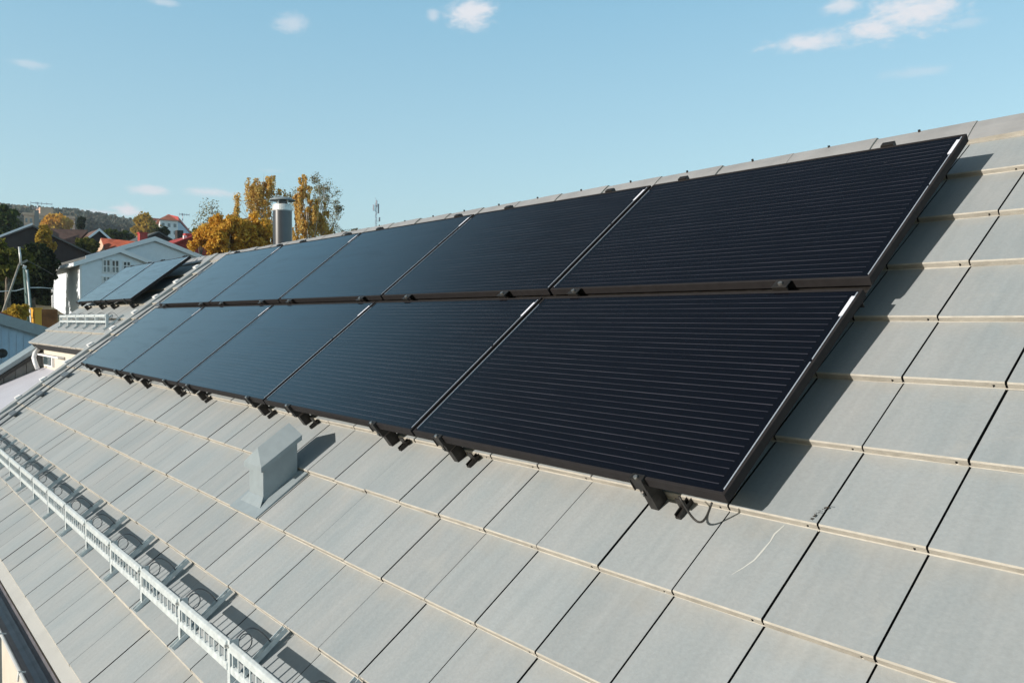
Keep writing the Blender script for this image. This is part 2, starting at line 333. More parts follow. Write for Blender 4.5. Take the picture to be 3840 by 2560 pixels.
SKY_TINT, SKY_CLOUD = tint, cm

sl = bpy.data.lights.new('sun', 'SUN'); sl.energy = 5.0; sl.angle = R(.55); sl.color = (1.0, .93, .84)
so = bpy.data.objects.new('sun', sl); C.objects.link(so); so.rotation_euler = SUN.to_track_quat('Z', 'Y').to_euler()
cd = bpy.data.cameras.new('camera'); cam = bpy.data.objects.new('camera', cd); C.objects.link(cam); sc.camera = cam
cd.sensor_width = 36; cd.lens = 36*F/3840; cd.clip_start = .05; cd.clip_end = 6000
cam.matrix_world = Matrix(((RGT.x, UPC.x, -FWD.x, CAM.x),(RGT.y, UPC.y, -FWD.y, CAM.y),(RGT.z, UPC.z, -FWD.z, CAM.z),(0,0,0,1)))
sc.view_settings.view_transform = 'Standard'; sc.view_settings.look = 'None'; sc.view_settings.exposure = .14; sc.view_settings.gamma = 1

# ------------------------------------------------------------------ the row house
house = empty('row_house', (0,0,0), 'row house under a pale grey flat-tiled roof that carries the black solar panels', 'house')
LIPS = [-1.561,-1.226,-.888,-.554,-.216,.123,.441,.763,1.082,1.406,1.735,2.069]
TW = .30; U0 = .2026; HW = -.15; STEP = .0245
def tiles():
    mb = MB(); lip = []; tone = []; cur = [0]
    def q(a, b, c, d, m, la, lb, lc, ld): mb.quad(W(*a), W(*b), W(*c), W(*d), m); lip.extend((la, lb, lc, ld)); tone.extend([cur[0]]*4)
    rg = random.Random(3)
    for r, v0 in enumerate(LIPS):
        v1 = LIPS[r+1] if r+1 < len(LIPS) else v0+.335
        kmin = -34 if v0 < .45 else -48
        if abs(v0-.441) < .01: kmin = -48
        for k in range(kmin, 13):
            a = U0 + TW*k + .0032; b = a + TW - .0064
            cur[0] = rg.random()
            j = rg.uniform(-.0016, .0016); ja = j + rg.uniform(-.001, .001); jb = j + rg.uniform(-.001, .001); jv = rg.uniform(-.002, .002)
            sl_ = STEP/(v1-v0)
            def top(v, jj): return HW + jj - (v-v0)*sl_
            ve = v1 + .04; vl = v0 + jv
            # top surface in two strips (the first runs from the chamfer)
            vs_ = [vl+.0035, vl+.10, v0+(v1-v0)*.6, ve]
            for i in range(3):
                p, q_ = vs_[i], vs_[i+1]
                q((a,p,top(p,ja)), (b,p,top(p,jb)), (b,q_,top(q_,jb)), (a,q_,top(q_,ja)), 0, p-v0, p-v0, q_-v0, q_-v0)
            # chamfer
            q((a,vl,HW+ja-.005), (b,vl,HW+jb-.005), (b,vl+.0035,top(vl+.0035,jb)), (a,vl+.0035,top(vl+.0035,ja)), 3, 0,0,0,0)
            # butt face, in two pieces with the small notch of the interlock
            zb = HW - STEP - .002
            n0 = b - .034; n1 = b - .027
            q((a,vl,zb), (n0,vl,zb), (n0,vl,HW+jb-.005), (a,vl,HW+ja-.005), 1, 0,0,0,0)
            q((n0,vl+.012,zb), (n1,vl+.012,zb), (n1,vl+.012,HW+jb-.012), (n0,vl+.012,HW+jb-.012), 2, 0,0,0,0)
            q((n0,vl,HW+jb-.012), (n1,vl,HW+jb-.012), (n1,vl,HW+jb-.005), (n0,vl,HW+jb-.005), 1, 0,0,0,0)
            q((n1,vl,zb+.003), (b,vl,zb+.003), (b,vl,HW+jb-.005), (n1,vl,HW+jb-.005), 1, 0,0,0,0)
            # dust that has settled along the foot of the butt
            if r > 0:
                h2 = HW - STEP + .0012; wv = rg.uniform(.0005, .0045); wv2 = rg.uniform(.0005, .0045)
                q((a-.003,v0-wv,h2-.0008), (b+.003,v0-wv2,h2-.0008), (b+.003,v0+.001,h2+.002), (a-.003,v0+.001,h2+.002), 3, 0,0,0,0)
            # sides of the tile
            for e, jj, s in ((a, ja, 1), (b, jb, -1)):
                q((e,vl,zb), (e,ve,top(ve,jj)-.02), (e,ve,top(ve,jj)), (e,vl,HW+jj-.005), 2, 0,0,0,0)
            # rebate under the seam
            q((b-.001,vl+.004,HW-.014), (b+.0075,vl+.004,HW-.014), (b+.0075,ve,top(ve,0)-.014), (b-.001,ve,top(ve,0)-.014), 2, 0,0,0,0)
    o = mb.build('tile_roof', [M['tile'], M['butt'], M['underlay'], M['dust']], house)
    at = o.data.attributes.new('lipdist', 'FLOAT', 'POINT'); at.data.foreach_set('value', lip)
    at = o.data.attributes.new('tone', 'FLOAT', 'POINT'); at.data.foreach_set('value', tone)
    return o
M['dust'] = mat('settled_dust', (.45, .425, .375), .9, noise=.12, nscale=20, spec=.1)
tiles()
mb = MB()                                 # boarding under the tiles, lower part and the far part above the recess
def slab(mb, u0, u1, v0, v1, w0, w1, m=0): mb.box(u0, u1, v0, v1, w0, w1, m, T=W)
slab(mb, -9.99, 4.1, -1.55, .44, -.30, -.195); slab(mb, -14.19, 4.1, .46, 2.47, -.30, -.20)
mb.build('roof_deck', M['underlay'], house)
# back slope
RY, RZ = W(0, 2.49, -.235).y, W(0, 2.49, -.235).z
mb = MB(); mb.hexa([(-14.2,RY+.02,RZ-.12),(4.1,RY+.02,RZ-.12),(4.1,RY+3.6,RZ-2.9),(-14.2,RY+3.6,RZ-2.9),(-14.2,RY+.02,RZ-.01),(4.1,RY+.02,RZ-.01),(4.1,RY+3.6,RZ-2.79),(-14.2,RY+3.6,RZ-2.79)])
mb.build('back_slope', M['ridge'], house)
# ridge capping: one angular ridge tile every 0.42 m, each lapping the next, with a nail head
mb = MB(); nails = MB(); nail0 = None; rg = random.Random(5)
pitch = .4625; k0 = -.1235; n = 0
u = k0 + 9*pitch
while u > -14.2:
    a, b = u - pitch + .002, u + .012
    lift = rg.uniform(-.003, .003)
    prof = []
    for t, (v, w_) in enumerate([(2.372,-.178),(2.375,-.158),(2.47,-.150),(2.528,-.150),(2.55,-.172)]):
        prof.append((v, w_))
    back = [(W(0,2.55,-.172).y + .05, W(0,2.55,-.172).z - .030), (W(0,2.55,-.172).y + .17, W(0,2.55,-.172).z - .13)]
    la = 0 + lift; lb = .007 + lift
    A = [W(a, v, w_+la) for v, w_ in prof] + [Vector((a, y, z+la)) for y, z in back]
    B = [W(b, v, w_+lb) for v, w_ in prof] + [Vector((b, y, z+lb)) for y, z in back]
    for i in range(len(A)-1): mb.quad(B[i], A[i], A[i+1], B[i+1], 1 if i == 0 else 0)
    mb.poly(B, 1); mb.poly([Vector((b-.004, p.y, p.z-.012)) for p in B], 2)
    if nail0 is None:
        nails.tube([(0,0,0), W(0, .004, .014)], .0065, 6); nail0 = nails.build('ridge_nail', M['blackmetal'], house); no_ = nail0
    else: no_ = nail0.copy(); C.objects.link(no_); no_.parent = house
    no_.location = W((a+b)/2-.02, 2.522, -.150)
    u -= pitch
mb.build('ridge_capping', [M['ridge'], M['butt'], M['underlay']], house)
# mortar bead with dark gaps under the ridge capping, near end
mb = MB(); rg = random.Random(9); u = 4.0
while u > -14:
    l = rg.uniform(.15, .6); slab(mb, u-l, u-.008, 2.362, 2.376, -.180, -.170+rg.uniform(-.002,.002)); u -= l + rg.choice((.004, .004, .05))
mb.build('ridge_mortar', M['butt'], house)
# eave: pale drip flashing, dark gutter with bright lip, brackets
mb = MB(); slab(mb, -9.99, 4.1, -1.628, -1.553, -.205, -.176)
mb.build('eave_flashing', M['drip'], house)
gy, gz = W(0,-1.61,-.19).y, W(0,-1.61,-.19).z
mb = MB(); prof = []
for i in range(9):
    a = math.pi*i/8; prof.append((gy-.012-.062+.062*math.cos(a), gz-.045-.062*math.sin(a)))
for x0, x1 in ((-9.95, 4.1),):
    for i in range(8):
        (y0,z0),(y1,z1) = prof[i], prof[i+1]
        mb.quad((x0,y0,z0),(x1,y0,z0),(x1,y1,z1),(x0,y1,z1)); mb.quad((x0,y0*1+.000,z0-.004),(x0,y1,z1-.004),(x1,y1,z1-.004),(x1,y0,z0-.004))
gut = mb.build('gutter', M['gutter'], house, smooth=True)
mb = MB(); mb.tube([(-9.95, prof[-1][0], prof[-1][1]+.004), (4.1, prof[-1][0], prof[-1][1]+.004)], .009, 8); mb.build('gutter_lip', M['gal'], gut)
for k in range(15):
    x = -9.3 + k*.62
    mb = MB(); mb.tube([(x, prof[-1][0]+.02, prof[-1][1]+.006), (x, prof[-1][0]-.008, prof[-1][1]+.016), (x, prof[-1][0]-.014, prof[-1][1]-.03)], .006, 6)
    mb.build('gutter_bracket', M['gal'], gut)
# walls
mb = MB(); mb.box(-7.9, 4.0, -.78, -.60, -5.2, -1.05)
mb.build('front_wall', M['cream'], house)
mb = MB(); mb.box(-9.9, -7.9, .25, .40, -5.2, -.55); mb.box(-7.9, -7.78, -.6, .4, -5.2, -.9)
mb.build('porch_wall', M['porch_shade'], house)
mb = MB(); mb.box(-9.98, 4.0, -1.16, -.5, -1.23, -1.20)
mb.build('soffit', M['cream'], house)
mb = MB(); mb.box(3.9, 4.02, -.6, 4.6, -5.2, -1.1); mb.box(-14.1, 4.0, 4.4, 4.55, -5.2, -1.0); mb.box(-10.05,-9.9, -.7, 4.4, -5.2, -1.15)
mb.build('rear_walls', M['cream'], house)
# cheek of the lower roof beside the recess
mb = MB()
for X0, X1 in ((-9.98, -10.04),):
    mb.hexa([(X1,*W(0,-1.58,-.36)[1:]),(X0,*W(0,-1.58,-.36)[1:]),(X0,*W(0,.55,-.36)[1:]),(X1,*W(0,.55,-.36)[1:]),
             (X1,*W(0,-1.58,-.17)[1:]),(X0,*W(0,-1.58,-.17)[1:]),(X0,*W(0,.55,-.17)[1:]),(X1,*W(0,.55,-.17)[1:])])
mb.build('barge_board', M['drip'], house)
# verge caps standing up along the party wall, one per course
mb = MB()
vv = [-1.54+.339*i for i in range(12)]
for i, v in enumerate(vv):
    slab(mb, -10.0, -9.84, v, v+.345, -.185, -.136)
    mb.hexa([W(-10.01,v-.012,-.17),W(-9.90,v-.012,-.17),W(-9.90,v+.055,-.17),W(-10.01,v+.055,-.17),W(-10.01,v-.012,-.110),W(-9.90,v-.012,-.110),W(-9.90,v+.055,-.118),W(-10.01,v+.055,-.118)], 1)
mb.build('verge_capping', [M['tile'], M['white']], house)
# recess: cream wall with a dark window, pale membrane roof, side wall with its own rake
mb = MB(); mb.box(-14.1, -9.9, .62, .74, -1.2, .06)
mb.build('dormer_wall', M['cream'], house)
mb = MB(); mb.box(-14.2, -9.95, .585, .62, .035, .105); mb.build('dormer_fascia', M['drip'], house)
win = MB(); win.box(-13.75, -13.02, .585, .62, -.22, -.035); wf = win.build('window', M['white'], house)
mb = MB(); mb.box(-13.68, -13.08, .575, .586, -.20, -.055); mb.build('pane', M['pane'], wf)
mb = MB(); mb.box(-13.9, -12.2, .52, .60, -.055, -.03); mb.build('window_ledge', M['white'], house)
pts = [(-13.93,.55,.04),(-13.93,.50,-.02),(-13.80,.46,-.10),(-13.74,.47,-.18),(-13.72,.50,-.28)]
mb = MB(); mb.tube(pts, .035, 8); mb.build('downpipe', M['white'], house, smooth=True)
mb = MB(); mb.hexa([(-14.0,-1.3,-1.20),(-10.05,-1.3,-1.20),(-10.05,.66,-.36),(-14.0,.66,-.36),(-14.0,-1.3,-1.10),(-10.05,-1.3,-1.10),(-10.05,.66,-.25),(-14.0,.66,-.25)])
mb.build('recess_roof', M['membrane'], house)
mb = MB()
for i in range(16):
    y0 = .70 - i*.16; y1 = y0 - .152
    zt0 = .085+(y0-.604)*.70; zt1 = .085+(y1-.604)*.70
    mb.hexa([(-14.18,y1,-5),(-14.02,y1,-5),(-14.02,y0,-5),(-14.18,y0,-5),(-14.18,y1,zt1),(-14.02,y1,zt1),(-14.02,y0,zt0),(-14.18,y0,zt0)])
mb.build('side_wall', M['greyboards'], house)
mb = MB()
mb.hexa([(-14.6,-1.9,-1.70),(-13.96,-1.9,-1.70),(-13.96,.60,.045),(-14.6,.60,.045),(-14.6,-1.9,-1.62),(-13.96,-1.9,-1.62),(-13.96,.60,.125),(-14.6,.60,.125)])
mb.build('side_roof', M['ventmet'], house)
mb = MB(); mb.hexa([(-14.12,-1.9,-1.78),(-13.94,-1.9,-1.78),(-13.94,.60,-.035),(-14.12,.60,-.035),(-14.12,-1.9,-1.71),(-13.94,-1.9,-1.71),(-13.94,.60,.035),(-14.12,.60,.035)])
mb.build('rake_board', M['blackmetal'], house)
mb = MB(); mb.box(-14.2, -14.0, .9, 4.4, -5, .3); mb.build('end_wall', M['cream'], house)
# bird dropping streak on one tile
mb = MB(); pts = [(-.352,-.232),(-.395,-.256),(-.415,-.300),(-.462,-.352),(-.505,-.410),(-.565,-.470)]
pts = [(2942,1970),(2905,2003),(2890,2030),(2858,2068),(2830,2100),(2790,2128),(2745,2155)]
def on_roof(x, y, w_):
    r = ray(x, y); nrm = Vector((0,-SP,CP)); t = (w_ - CAM.dot(nrm))/r.dot(nrm); return CAM + r*t
P3 = []
for x, y in pts:
    w_ = -.165
    for _ in range(4):
        p = on_roof(x, y, w_); v_ = p.y*CP + p.z*SP; w_ = -.1502 - (v_+.216)*(STEP/.339)
    P3.append(on_roof(x, y, w_))
for i in range(len(P3)-1):
    d = (P3[i+1]-P3[i]); s = d.cross(Vector((0,-SP,CP))).normalized()
    wa = (.0012,.003,.0018,.0032,.0026,.0018,.0006)[i]; wb = (.0012,.003,.0018,.0032,.0026,.0018,.0006)[i+1]
    nz_ = Vector((0,-SP,CP))*.0022
    mb.quad(P3[i]+s*wa+nz_, P3[i]-s*wa+nz_, P3[i+1]-s*wb+nz_, P3[i+1]+s*wb+nz_)
mb.build('bird_dropping', M['dropping'], house)

# ------------------------------------------------------------------ solar panels
PW, PH, ANG = 1.675, 1.001, -.004954
def make_panel():
    root = empty('photovoltaic_module', (0,0,0), None, 'solar panel', 'black solar panels on the tiled roof')
    fr = MB(); d = .035; e = .011
    # origin: lower right corner of the top face; x from -PW to 0, y 0..PH, z -d..0
    def prism(pa, pb, pc, pd, z0, z1, m=0): fr.hexa([(*pa,z0),(*pb,z0),(*pc,z0),(*pd,z0),(*pa,z1),(*pb,z1),(*pc,z1),(*pd,z1)], m)
    prism((-PW,0),(0,0),(-e,e),(-PW+e,e),-d,0); prism((-PW,PH),(-PW+e,PH-e),(-e,PH-e),(0,PH),-d,0)
    prism((0,0),(0,PH),(-e,PH-e),(-e,e),-d,0); prism((-PW,0),(-PW+e,e),(-PW+e,PH-e),(-PW,PH),-d,0)
    fr.build('frame', M['frame'], root, bevel=.0012)
    g = MB(); g.box(-PW+e, -e, e, PH-e, -.007, -.0022); g.build('cell_sheet', M['cells'], root)
    s = MB()                              # glint painted as a bright strip where the glass meets the frame on the two short sides
    s.box(-e-.0035, -e+.0003, e+.01, PH*.60, -.0025, .0009); s.box(-e-.0035, -e+.0003, PH*.615, PH-e-.01, -.0025, .0009)
    s.build('edge_glint', M['frame_edge'], root)
    s = MB(); s.box(-PW+e-.0003, -PW+e+.0022, e+.01, PH-e-.05, -.0025, .0006); s.build('edge_glint', M['frame_edge'], root)
    t = MB(); t.box(-e-.013, -e+.001, PH-.155, PH-.045, -.0025, .0013); t.build('serial_sticker', M['sticker'], root)
    b = MB(); b.box(-PW+e, -e, e, PH-e, -.010, -.0085); b.build('back_sheet', M['underlay'], root)
    return root
RA = Matrix.Rotation(ANG, 4, 'Z')
names = ['nearest', 'second nearest', 'middle', 'second farthest', 'farthest']
proto = make_panel(); first = True
spots = []
for k in range(5):
    pos = ['at the near right end of the array', 'second from the near right end', 'in the middle of its row', 'second from the far left end', 'at the far left end of the array'][k]
    spots.append((-1.695*k, .046, .0, 'black solar panel in the lower row, ' + pos))
    spots.append((-1.695*k + .003, 1.0985, .010, 'black solar panel in the upper row, ' + pos))
for (pu, pv, pw_, lab) in spots + [(-10.235, 1.315, 0, 'far solar panel beyond the party wall, the right one of two'), (-11.955, 1.325, 0, 'far solar panel beyond the party wall, the left one of two')]:
    o = proto if first else copy_tree(proto); first = False
    loc = RA @ Vector((pu, pv, pw_)) if pu > -9 else Vector((pu, pv, pw_))
    o.matrix_world = ROOF @ Matrix.Translation(loc) @ RA
    o['label'] = lab

# mounting rails
def make_rail(L_):
    root = empty('mounting_rail', (0,0,0), None, 'mounting rail', 'black mounting rails under the solar panels')
    a = MB(); a.box(-.018, -.004, -.008, L_, -.078, -.038); a.box(.004, .018, -.008, L_, -.078, -.038); a.box(-.018,.018,-.008,L_,-.082,-.077)
    a.build('rail', M['blackmetal'], root)
    c = MB(); c.box(-.026,.026,-.016,-.002,-.040,.003); c.box(-.026,.026,-.016,.010,.003,.0065); c.box(-.026,-.022,-.020,-.002,-.045,.001)
    cl = c.build('end_clamp', M['blackmetal'], root, bevel=.001)
    b = MB(); b.tube([(0,-.008,.0065),(0,-.008,.014)], .0075, 6); b.build('bolt', M['steel'], cl)
    b = MB(); b.tube([(-.010,-.008,-.066),(-.010,-.014,-.066)], .006, 6); b.build('bolt', M['steel'], cl)
    h = MB(); h.box(-.046,-.012,.014,.07,-.174,-.105)
    h.build('base_plate', M['blackmetal'], root, bevel=.001)
    k = MB(); k.box(.070,.092,-.002,.09,-.172,-.162); k.box(.070,.074,.0,.09,-.162,-.152); k.box(.088,.092,.0,.09,-.162,-.152); k.box(.064,.100,.036,.041,-.162,-.120)
    k.build('roof_hook', M['blackmetal'], root, bevel=.001)
    return root
def top_clamp(root, y, z=0):
    c = MB(); c.box(-.028,.028,y,y+.028,-.04,z+.006); c.box(-.045,.0,y+.028,y+.06,-.06,z-.012); c.build('top_clamp', M['blackmetal'], root, bevel=.001)
def mid_clamp(root, y):
    c = MB(); c.box(-.032,.032,y,y+.046,.0115,.0155); c.box(-.032,.032,y+.004,y+.012,-.04,.0145); ob = c.build('mid_clamp', M['blackmetal'], root, bevel=.001)
    b = MB(); b.tube([(0,y+.02,.0155),(0,y+.02,.024)], .009, 6); b.build('bolt', M['steel'], ob)
RU = [(-.33,0),(-1.47,1),(-2.03,2),(-3.01,3),(-3.62,4),(-4.80,5),(-5.38,6),(-6.35,7),(-6.93,8),(-8.17,9)]
ordn = ['first','second','third','fourth','fifth','sixth','seventh','eighth','ninth','tenth']
pr = make_rail(2.11); top_clamp(pr, 2.058, .010); mid_clamp(pr, 1.002)
for i, (ru, _) in enumerate(RU):
    o = pr if i == 0 else copy_tree(pr)
    o.matrix_world = ROOF @ RA @ Matrix.Translation((ru, .046, 0)); o['label'] = f'black mounting rail and clamp under the main array, {ordn[i]} from its near right end'
pr2 = make_rail(1.07); top_clamp(pr2, 1.004, 0)
for i, ru in enumerate((-10.55,-11.6,-12.3,-13.3)):
    o = pr2 if i == 0 else copy_tree(pr2)
    o.matrix_world = ROOF @ Matrix.Translation((ru, 1.318, 0)); o['label'] = f'mounting rail under the two far panels, {ordn[i]} from their right end'
mb = MB()  # strip added to stop sun shining through between the panel rows
for (v0_, v1_) in ((1.030, 1.118),):
    mb.box(-8.46, -.012, v0_, v1_, -.0415, -.0375); mb.box(-8.46, -.012, v0_, v0_+.004, -.070, -.0415)
o = mb.build('sun_gap_blocker', M['blackmetal']); o.matrix_world = ROOF @ RA
tag(o, 'added black strip blocking sun through the gap between the upper and lower panel rows', 'rail')
# cable loop hanging out under the nearest lower panel
mb = MB(); pts = []
for i in range(15):
    t = i/14; pts.append(W(-.20+.125*t, .055-.030*math.sin(math.pi*t), -.060-.070*math.sin(math.pi*t)))
mb.tube(pts, .0036, 6)
tag(mb.build('solar_cable', M['cable'], smooth=True), 'black cable loop sagging below the lower edge of the nearest panel', 'cable')
# small dead leaf caught in a tile seam
mb = MB(); c0 = on_roof(3046, 1948, -.147); rg = random.Random(2)
for i in range(22):
    t = i/21; p = c0 + (W(.018*t*t*2-.004, .062*t, 0)-W(0,0,0))*1.0 + Vector((rg.uniform(-.003,.003), rg.uniform(-.003,.003), rg.uniform(-.002,.003)))
    a = Vector((rg.uniform(-1,1),rg.uniform(-1,1),rg.uniform(-.3,.3)))*.006; b = Vector((rg.uniform(-1,1),rg.uniform(-1,1),rg.uniform(-.3,.3)))*.005
    mb.quad(p-a, p-b, p+a, p+b)
tag(mb.build('dead_leaf', M['moss']), 'shrivelled dark leaf stuck in a tile seam right of the panels', 'leaf')

# ------------------------------------------------------------------ snow guards
def vertical_on_roof(u, v, h=-.157):      # foot of a post
    return W(u, v, h)
def make_bracket(parent):                 # built round its own post, origin at the post's foot (world axes)
    def wl(du, dv, dw): return Vector((du, dv*CP-dw*SP, dv*SP+dw*CP))
    b = MB()
    b.box(-.018, .008, -.004, .004, -.004, .196)                       # post
    b.box(.004, .008, -.004, .030, .0, .196)                            # post flange, edge on
    o = b.build('bracket_post', M['guard'], parent)
    b = MB(); b.box(-.014, .014, -.035, .285, .004, .009, T=lambda x,y,z: wl(x,y,z))
    b.box(-.014, -.011, -.035, .285, .009, .024, T=lambda x,y,z: wl(x,y,z)); b.box(.011, .014, -.035, .285, .009, .024, T=lambda x,y,z: wl(x,y,z))
    b.build('bracket_arm', M['guard'], o)
    b = MB(); b.tube([Vector((-.007,-.016,.172)), Vector((-.007,-.002,.172))], .0065, 6); b.build('bolt', M['steel'], o)
    b = MB(); b.tube([wl(0,.262,.009), wl(0,.262,.018)], .0085, 6); b.build('bolt', M['steel'], o)
    # stay rising from the arm to the post top, curled into an eye
    pts = [wl(.0,.215,.022)]
    top = Vector((.0, .012, .185)); a = pts[0]
    for i in range(1, 9):
        t = i/9; p = a.lerp(top, t); p += Vector((0, 0, .052*math.sin(math.pi*t))); pts.append(p)
    pts.append(top)
    b = MB(); b.tube(pts, .0030, 6)
    ring = [Vector((.0, .058+.026*math.cos(2*math.pi*i/14), .172+.032*math.sin(2*math.pi*i/14))) for i in range(15)]
    b.tube(ring, .0024, 6, cap=False)
    b.build('stay', M['stay'], o, smooth=True)
    return o
def snow_guard(name, us, v, label, nbal):
    root = empty('snow_guard', W(us[0], v, -.157), label, 'snow guard', 'snow guards along the eaves')
    first = None; bal = None; rest = MB()
    for i, u in enumerate(us):
        off = W(u, v, -.157) - W(us[0], v, -.157)
        if first is None: first = make_bracket(root); ob = first
        else: ob = copy_tree(first, root)
        ob.location = off
        if i+1 < len(us):
            l = us[i+1]-u; s = -1 if l < 0 else 1; l = abs(l)
            g = MB()
            x0, x1 = (.014, l-.024)
            X = lambda x: s*x
            def bx(a, b_, y0, y1, z0, z1): a, b_ = sorted((X(a), X(b_))); g.box(a, b_, y0, y1, z0, z1)
            # top rail: rounded flat bar
            a_, b_ = sorted((X(x0), X(x1)))
            g.hexa([(a_,-.013,.158),(b_,-.013,.158),(b_,.003,.158),(a_,.003,.158),(a_,-.013,.188),(b_,-.013,.188),(b_,.003,.196),(a_,.003,.196)])
            g.hexa([(a_,-.010,.078),(b_,-.010,.078),(b_,.004,.078),(a_,.004,.078),(a_,-.010,.104),(b_,-.010,.104),(b_,.004,.112),(a_,.004,.112)])
            m_ = g.build('guard_rail', M['guard'], root, bevel=.004); m_.location = off
            for k in range(nbal):
                x = x0 + .022 + (l-.082)*k/(nbal-1)
                if i < 10:
                    if bal is None:
                        g = MB(); g.box(-.004, .004, -.0085, -.0045, .108, .163); bal = g.build('baluster', M['guard'], root); bo = bal
                    else:
                        bo = bal.copy(); C.objects.link(bo); bo.parent = root
                    bo.location = off + Vector((s*x, 0, 0))
                else: rest.box(off.x+s*x-.004, off.x+s*x+.004, -.0085, -.0045, .108, .163)
    if rest.v: rest.build('far_balusters', M['guard'], root)['kind'] = 'stuff'
    return root
snow_guard('main', [-.40-.578*i for i in range(16)], -1.180, 'long pale grey snow guard rail on brackets above the near eave', 10)
snow_guard('far', [-10.40-.60*i for i in range(6)], .862, 'short pale snow guard on the far roof below the two far panels', 8)

# ------------------------------------------------------------------ roof vent
vent = empty('roof_vent', W(-2.69, -.47, -.155), 'grey sheet metal roof vent hood with a small gabled cap, below the panels', 'roof vent')
mb = MB()
def surf(v): return -.150 - (v+.554)*(STEP/.338) if v < -.216 else -.150-(v+.216)*(STEP/.339)
mb.hexa([W(-2.865,-.558,surf(-.558)-.004),W(-2.510,-.558,surf(-.558)-.004),W(-2.510,-.218,-.172),W(-2.865,-.218,-.172),
         W(-2.865,-.558,-.145),W(-2.510,-.558,-.145),W(-2.510,-.218,-.163),W(-2.865,-.218,-.163)])
mb.build('base_flashing', M['ventmet'], vent, world=True)
mb = MB()
def sk(x0,x1,y0,y1,zb0,zb1,zt0,zt1): return [(x0,y0,zb0),(x1,y0,zb0),(x1,y1,zb1),(x0,y1,zb1),(x0,y0,zt0),(x1,y0,zt0),(x1,y1,zt1),(x0,y1,zt1)]
mb.hexa(sk(-2.785,-2.600,-.274,-.085,-.46,-.33,-.236,-.098)); mb.build('vent_box', M['ventmet'], vent, world=True, bevel=.002)
mb = MB()
mb.hexa([(-2.83,-.306,-.430),(-2.565,-.306,-.430),(-2.600,-.272,-.395),(-2.785,-.272,-.395),(-2.83,-.306,-.426),(-2.565,-.306,-.426),(-2.600,-.2745,-.378),(-2.785,-.2745,-.378)])
mb.build('front_skirt', M['ventmet'], vent, world=True)
# gabled cap: eaves along the slope direction, ridge in the middle
mb = MB(); x0, x1, y0, y1 = -2.808, -2.574, -.294, -.070
ez = lambda y: -.246 + (y-y0)*.66
A = [Vector((x0,y0,ez(y0))),Vector((x1,y0,ez(y0))),Vector((x1,y1,ez(y1))),Vector((x0,y1,ez(y1)))]
hgt = .026; B = [p+Vector((0,0,hgt)) for p in A]
rm0, rm1 = Vector(((x0+x1)/2,y0+.03,ez(y0)+.112)), Vector(((x0+x1)/2,y1-.02,ez(y1)+.080))
for i in range(4): mb.quad(A[i], A[(i+1)%4], B[(i+1)%4], B[i])
mb.poly(A[::-1]); mb.poly([B[0],B[1],rm0]); mb.quad(B[1],B[2],rm1,rm0); mb.poly([B[2],B[3],rm1]); mb.quad(B[3],B[0],rm0,rm1)
mb.build('vent_cap', M['ventmet'], vent, world=True)

# ------------------------------------------------------------------ roof ladder by the far end
lad = empty('roof_ladder', W(-9.2,-.9,-.13), 'grey metal roof ladder lying up the tiles by the party wall', 'ladder')
for uu in (-9.42, -9.12):
    mb = MB(); slab(mb, uu-.006, uu+.006, -1.52, 2.25, -.140, -.122); mb.build('ladder_rail', M['stay'], lad, world=True)
proto_r = None
for i in range(11):
    v = -1.37 + .339*i
    mb = MB(); slab(mb, -9.41, -9.13, v-.035, v+.035, -.138, -.126)
    mb.build('rung', M['stay'], lad, world=True)

# ------------------------------------------------------------------ flue
FC = CAM + ray(1060, 905)*11.0
fl = empty('chimney_flue', (FC.x, FC.y, FC.z-1.2), 'round stainless steel flue with a rain cap behind the ridge', 'chimney')
z0 = FC.z
def zpx(y): return (CAM + ray(1060, y)*11.0).z
mb = MB(); mb.lathe((FC.x,FC.y,0), [(.127,z0-1.5),(.127,zpx(792))], 32); mb.build('pipe', M['flue'], fl, smooth=True, world=True)
mb = MB(); mb.lathe((FC.x,FC.y,0), [(.127,zpx(793)),(.134,zpx(790)),(.134,zpx(778)),(.128,zpx(776)),(.128,zpx(771)),(.12,zpx(768)),(.02,zpx(768))], 32); mb.build('collar', M['gal'], fl, smooth=False, world=True)
mb = MB(); mb.lathe((FC.x,FC.y,0), [(.070,zpx(770)),(.070,zpx(758))], 20); mb.build('inner_pipe', M['flue'], fl, smooth=True, world=True)
for k in range(4):
    a = k*math.pi/2+.5; dx, dy = .085*math.cos(a), .085*math.sin(a)
    mb = MB(); mb.box(FC.x+dx-.008,FC.x+dx+.008,FC.y+dy-.008,FC.y+dy+.008,zpx(771),zpx(750)); mb.build('cap_leg', M['gal'], fl, world=True)
mb = MB(); mb.lathe((FC.x,FC.y,0), [(.001,zpx(738)),(.06,zpx(740)),(.13,zpx(745)),(.172,zpx(751)),(.176,zpx(753)),(.17,zpx(754)),(.12,zpx(752)),(.001,zpx(748))], 32); mb.build('rain_cap', M['ventmet'], fl, smooth=True, world=True)

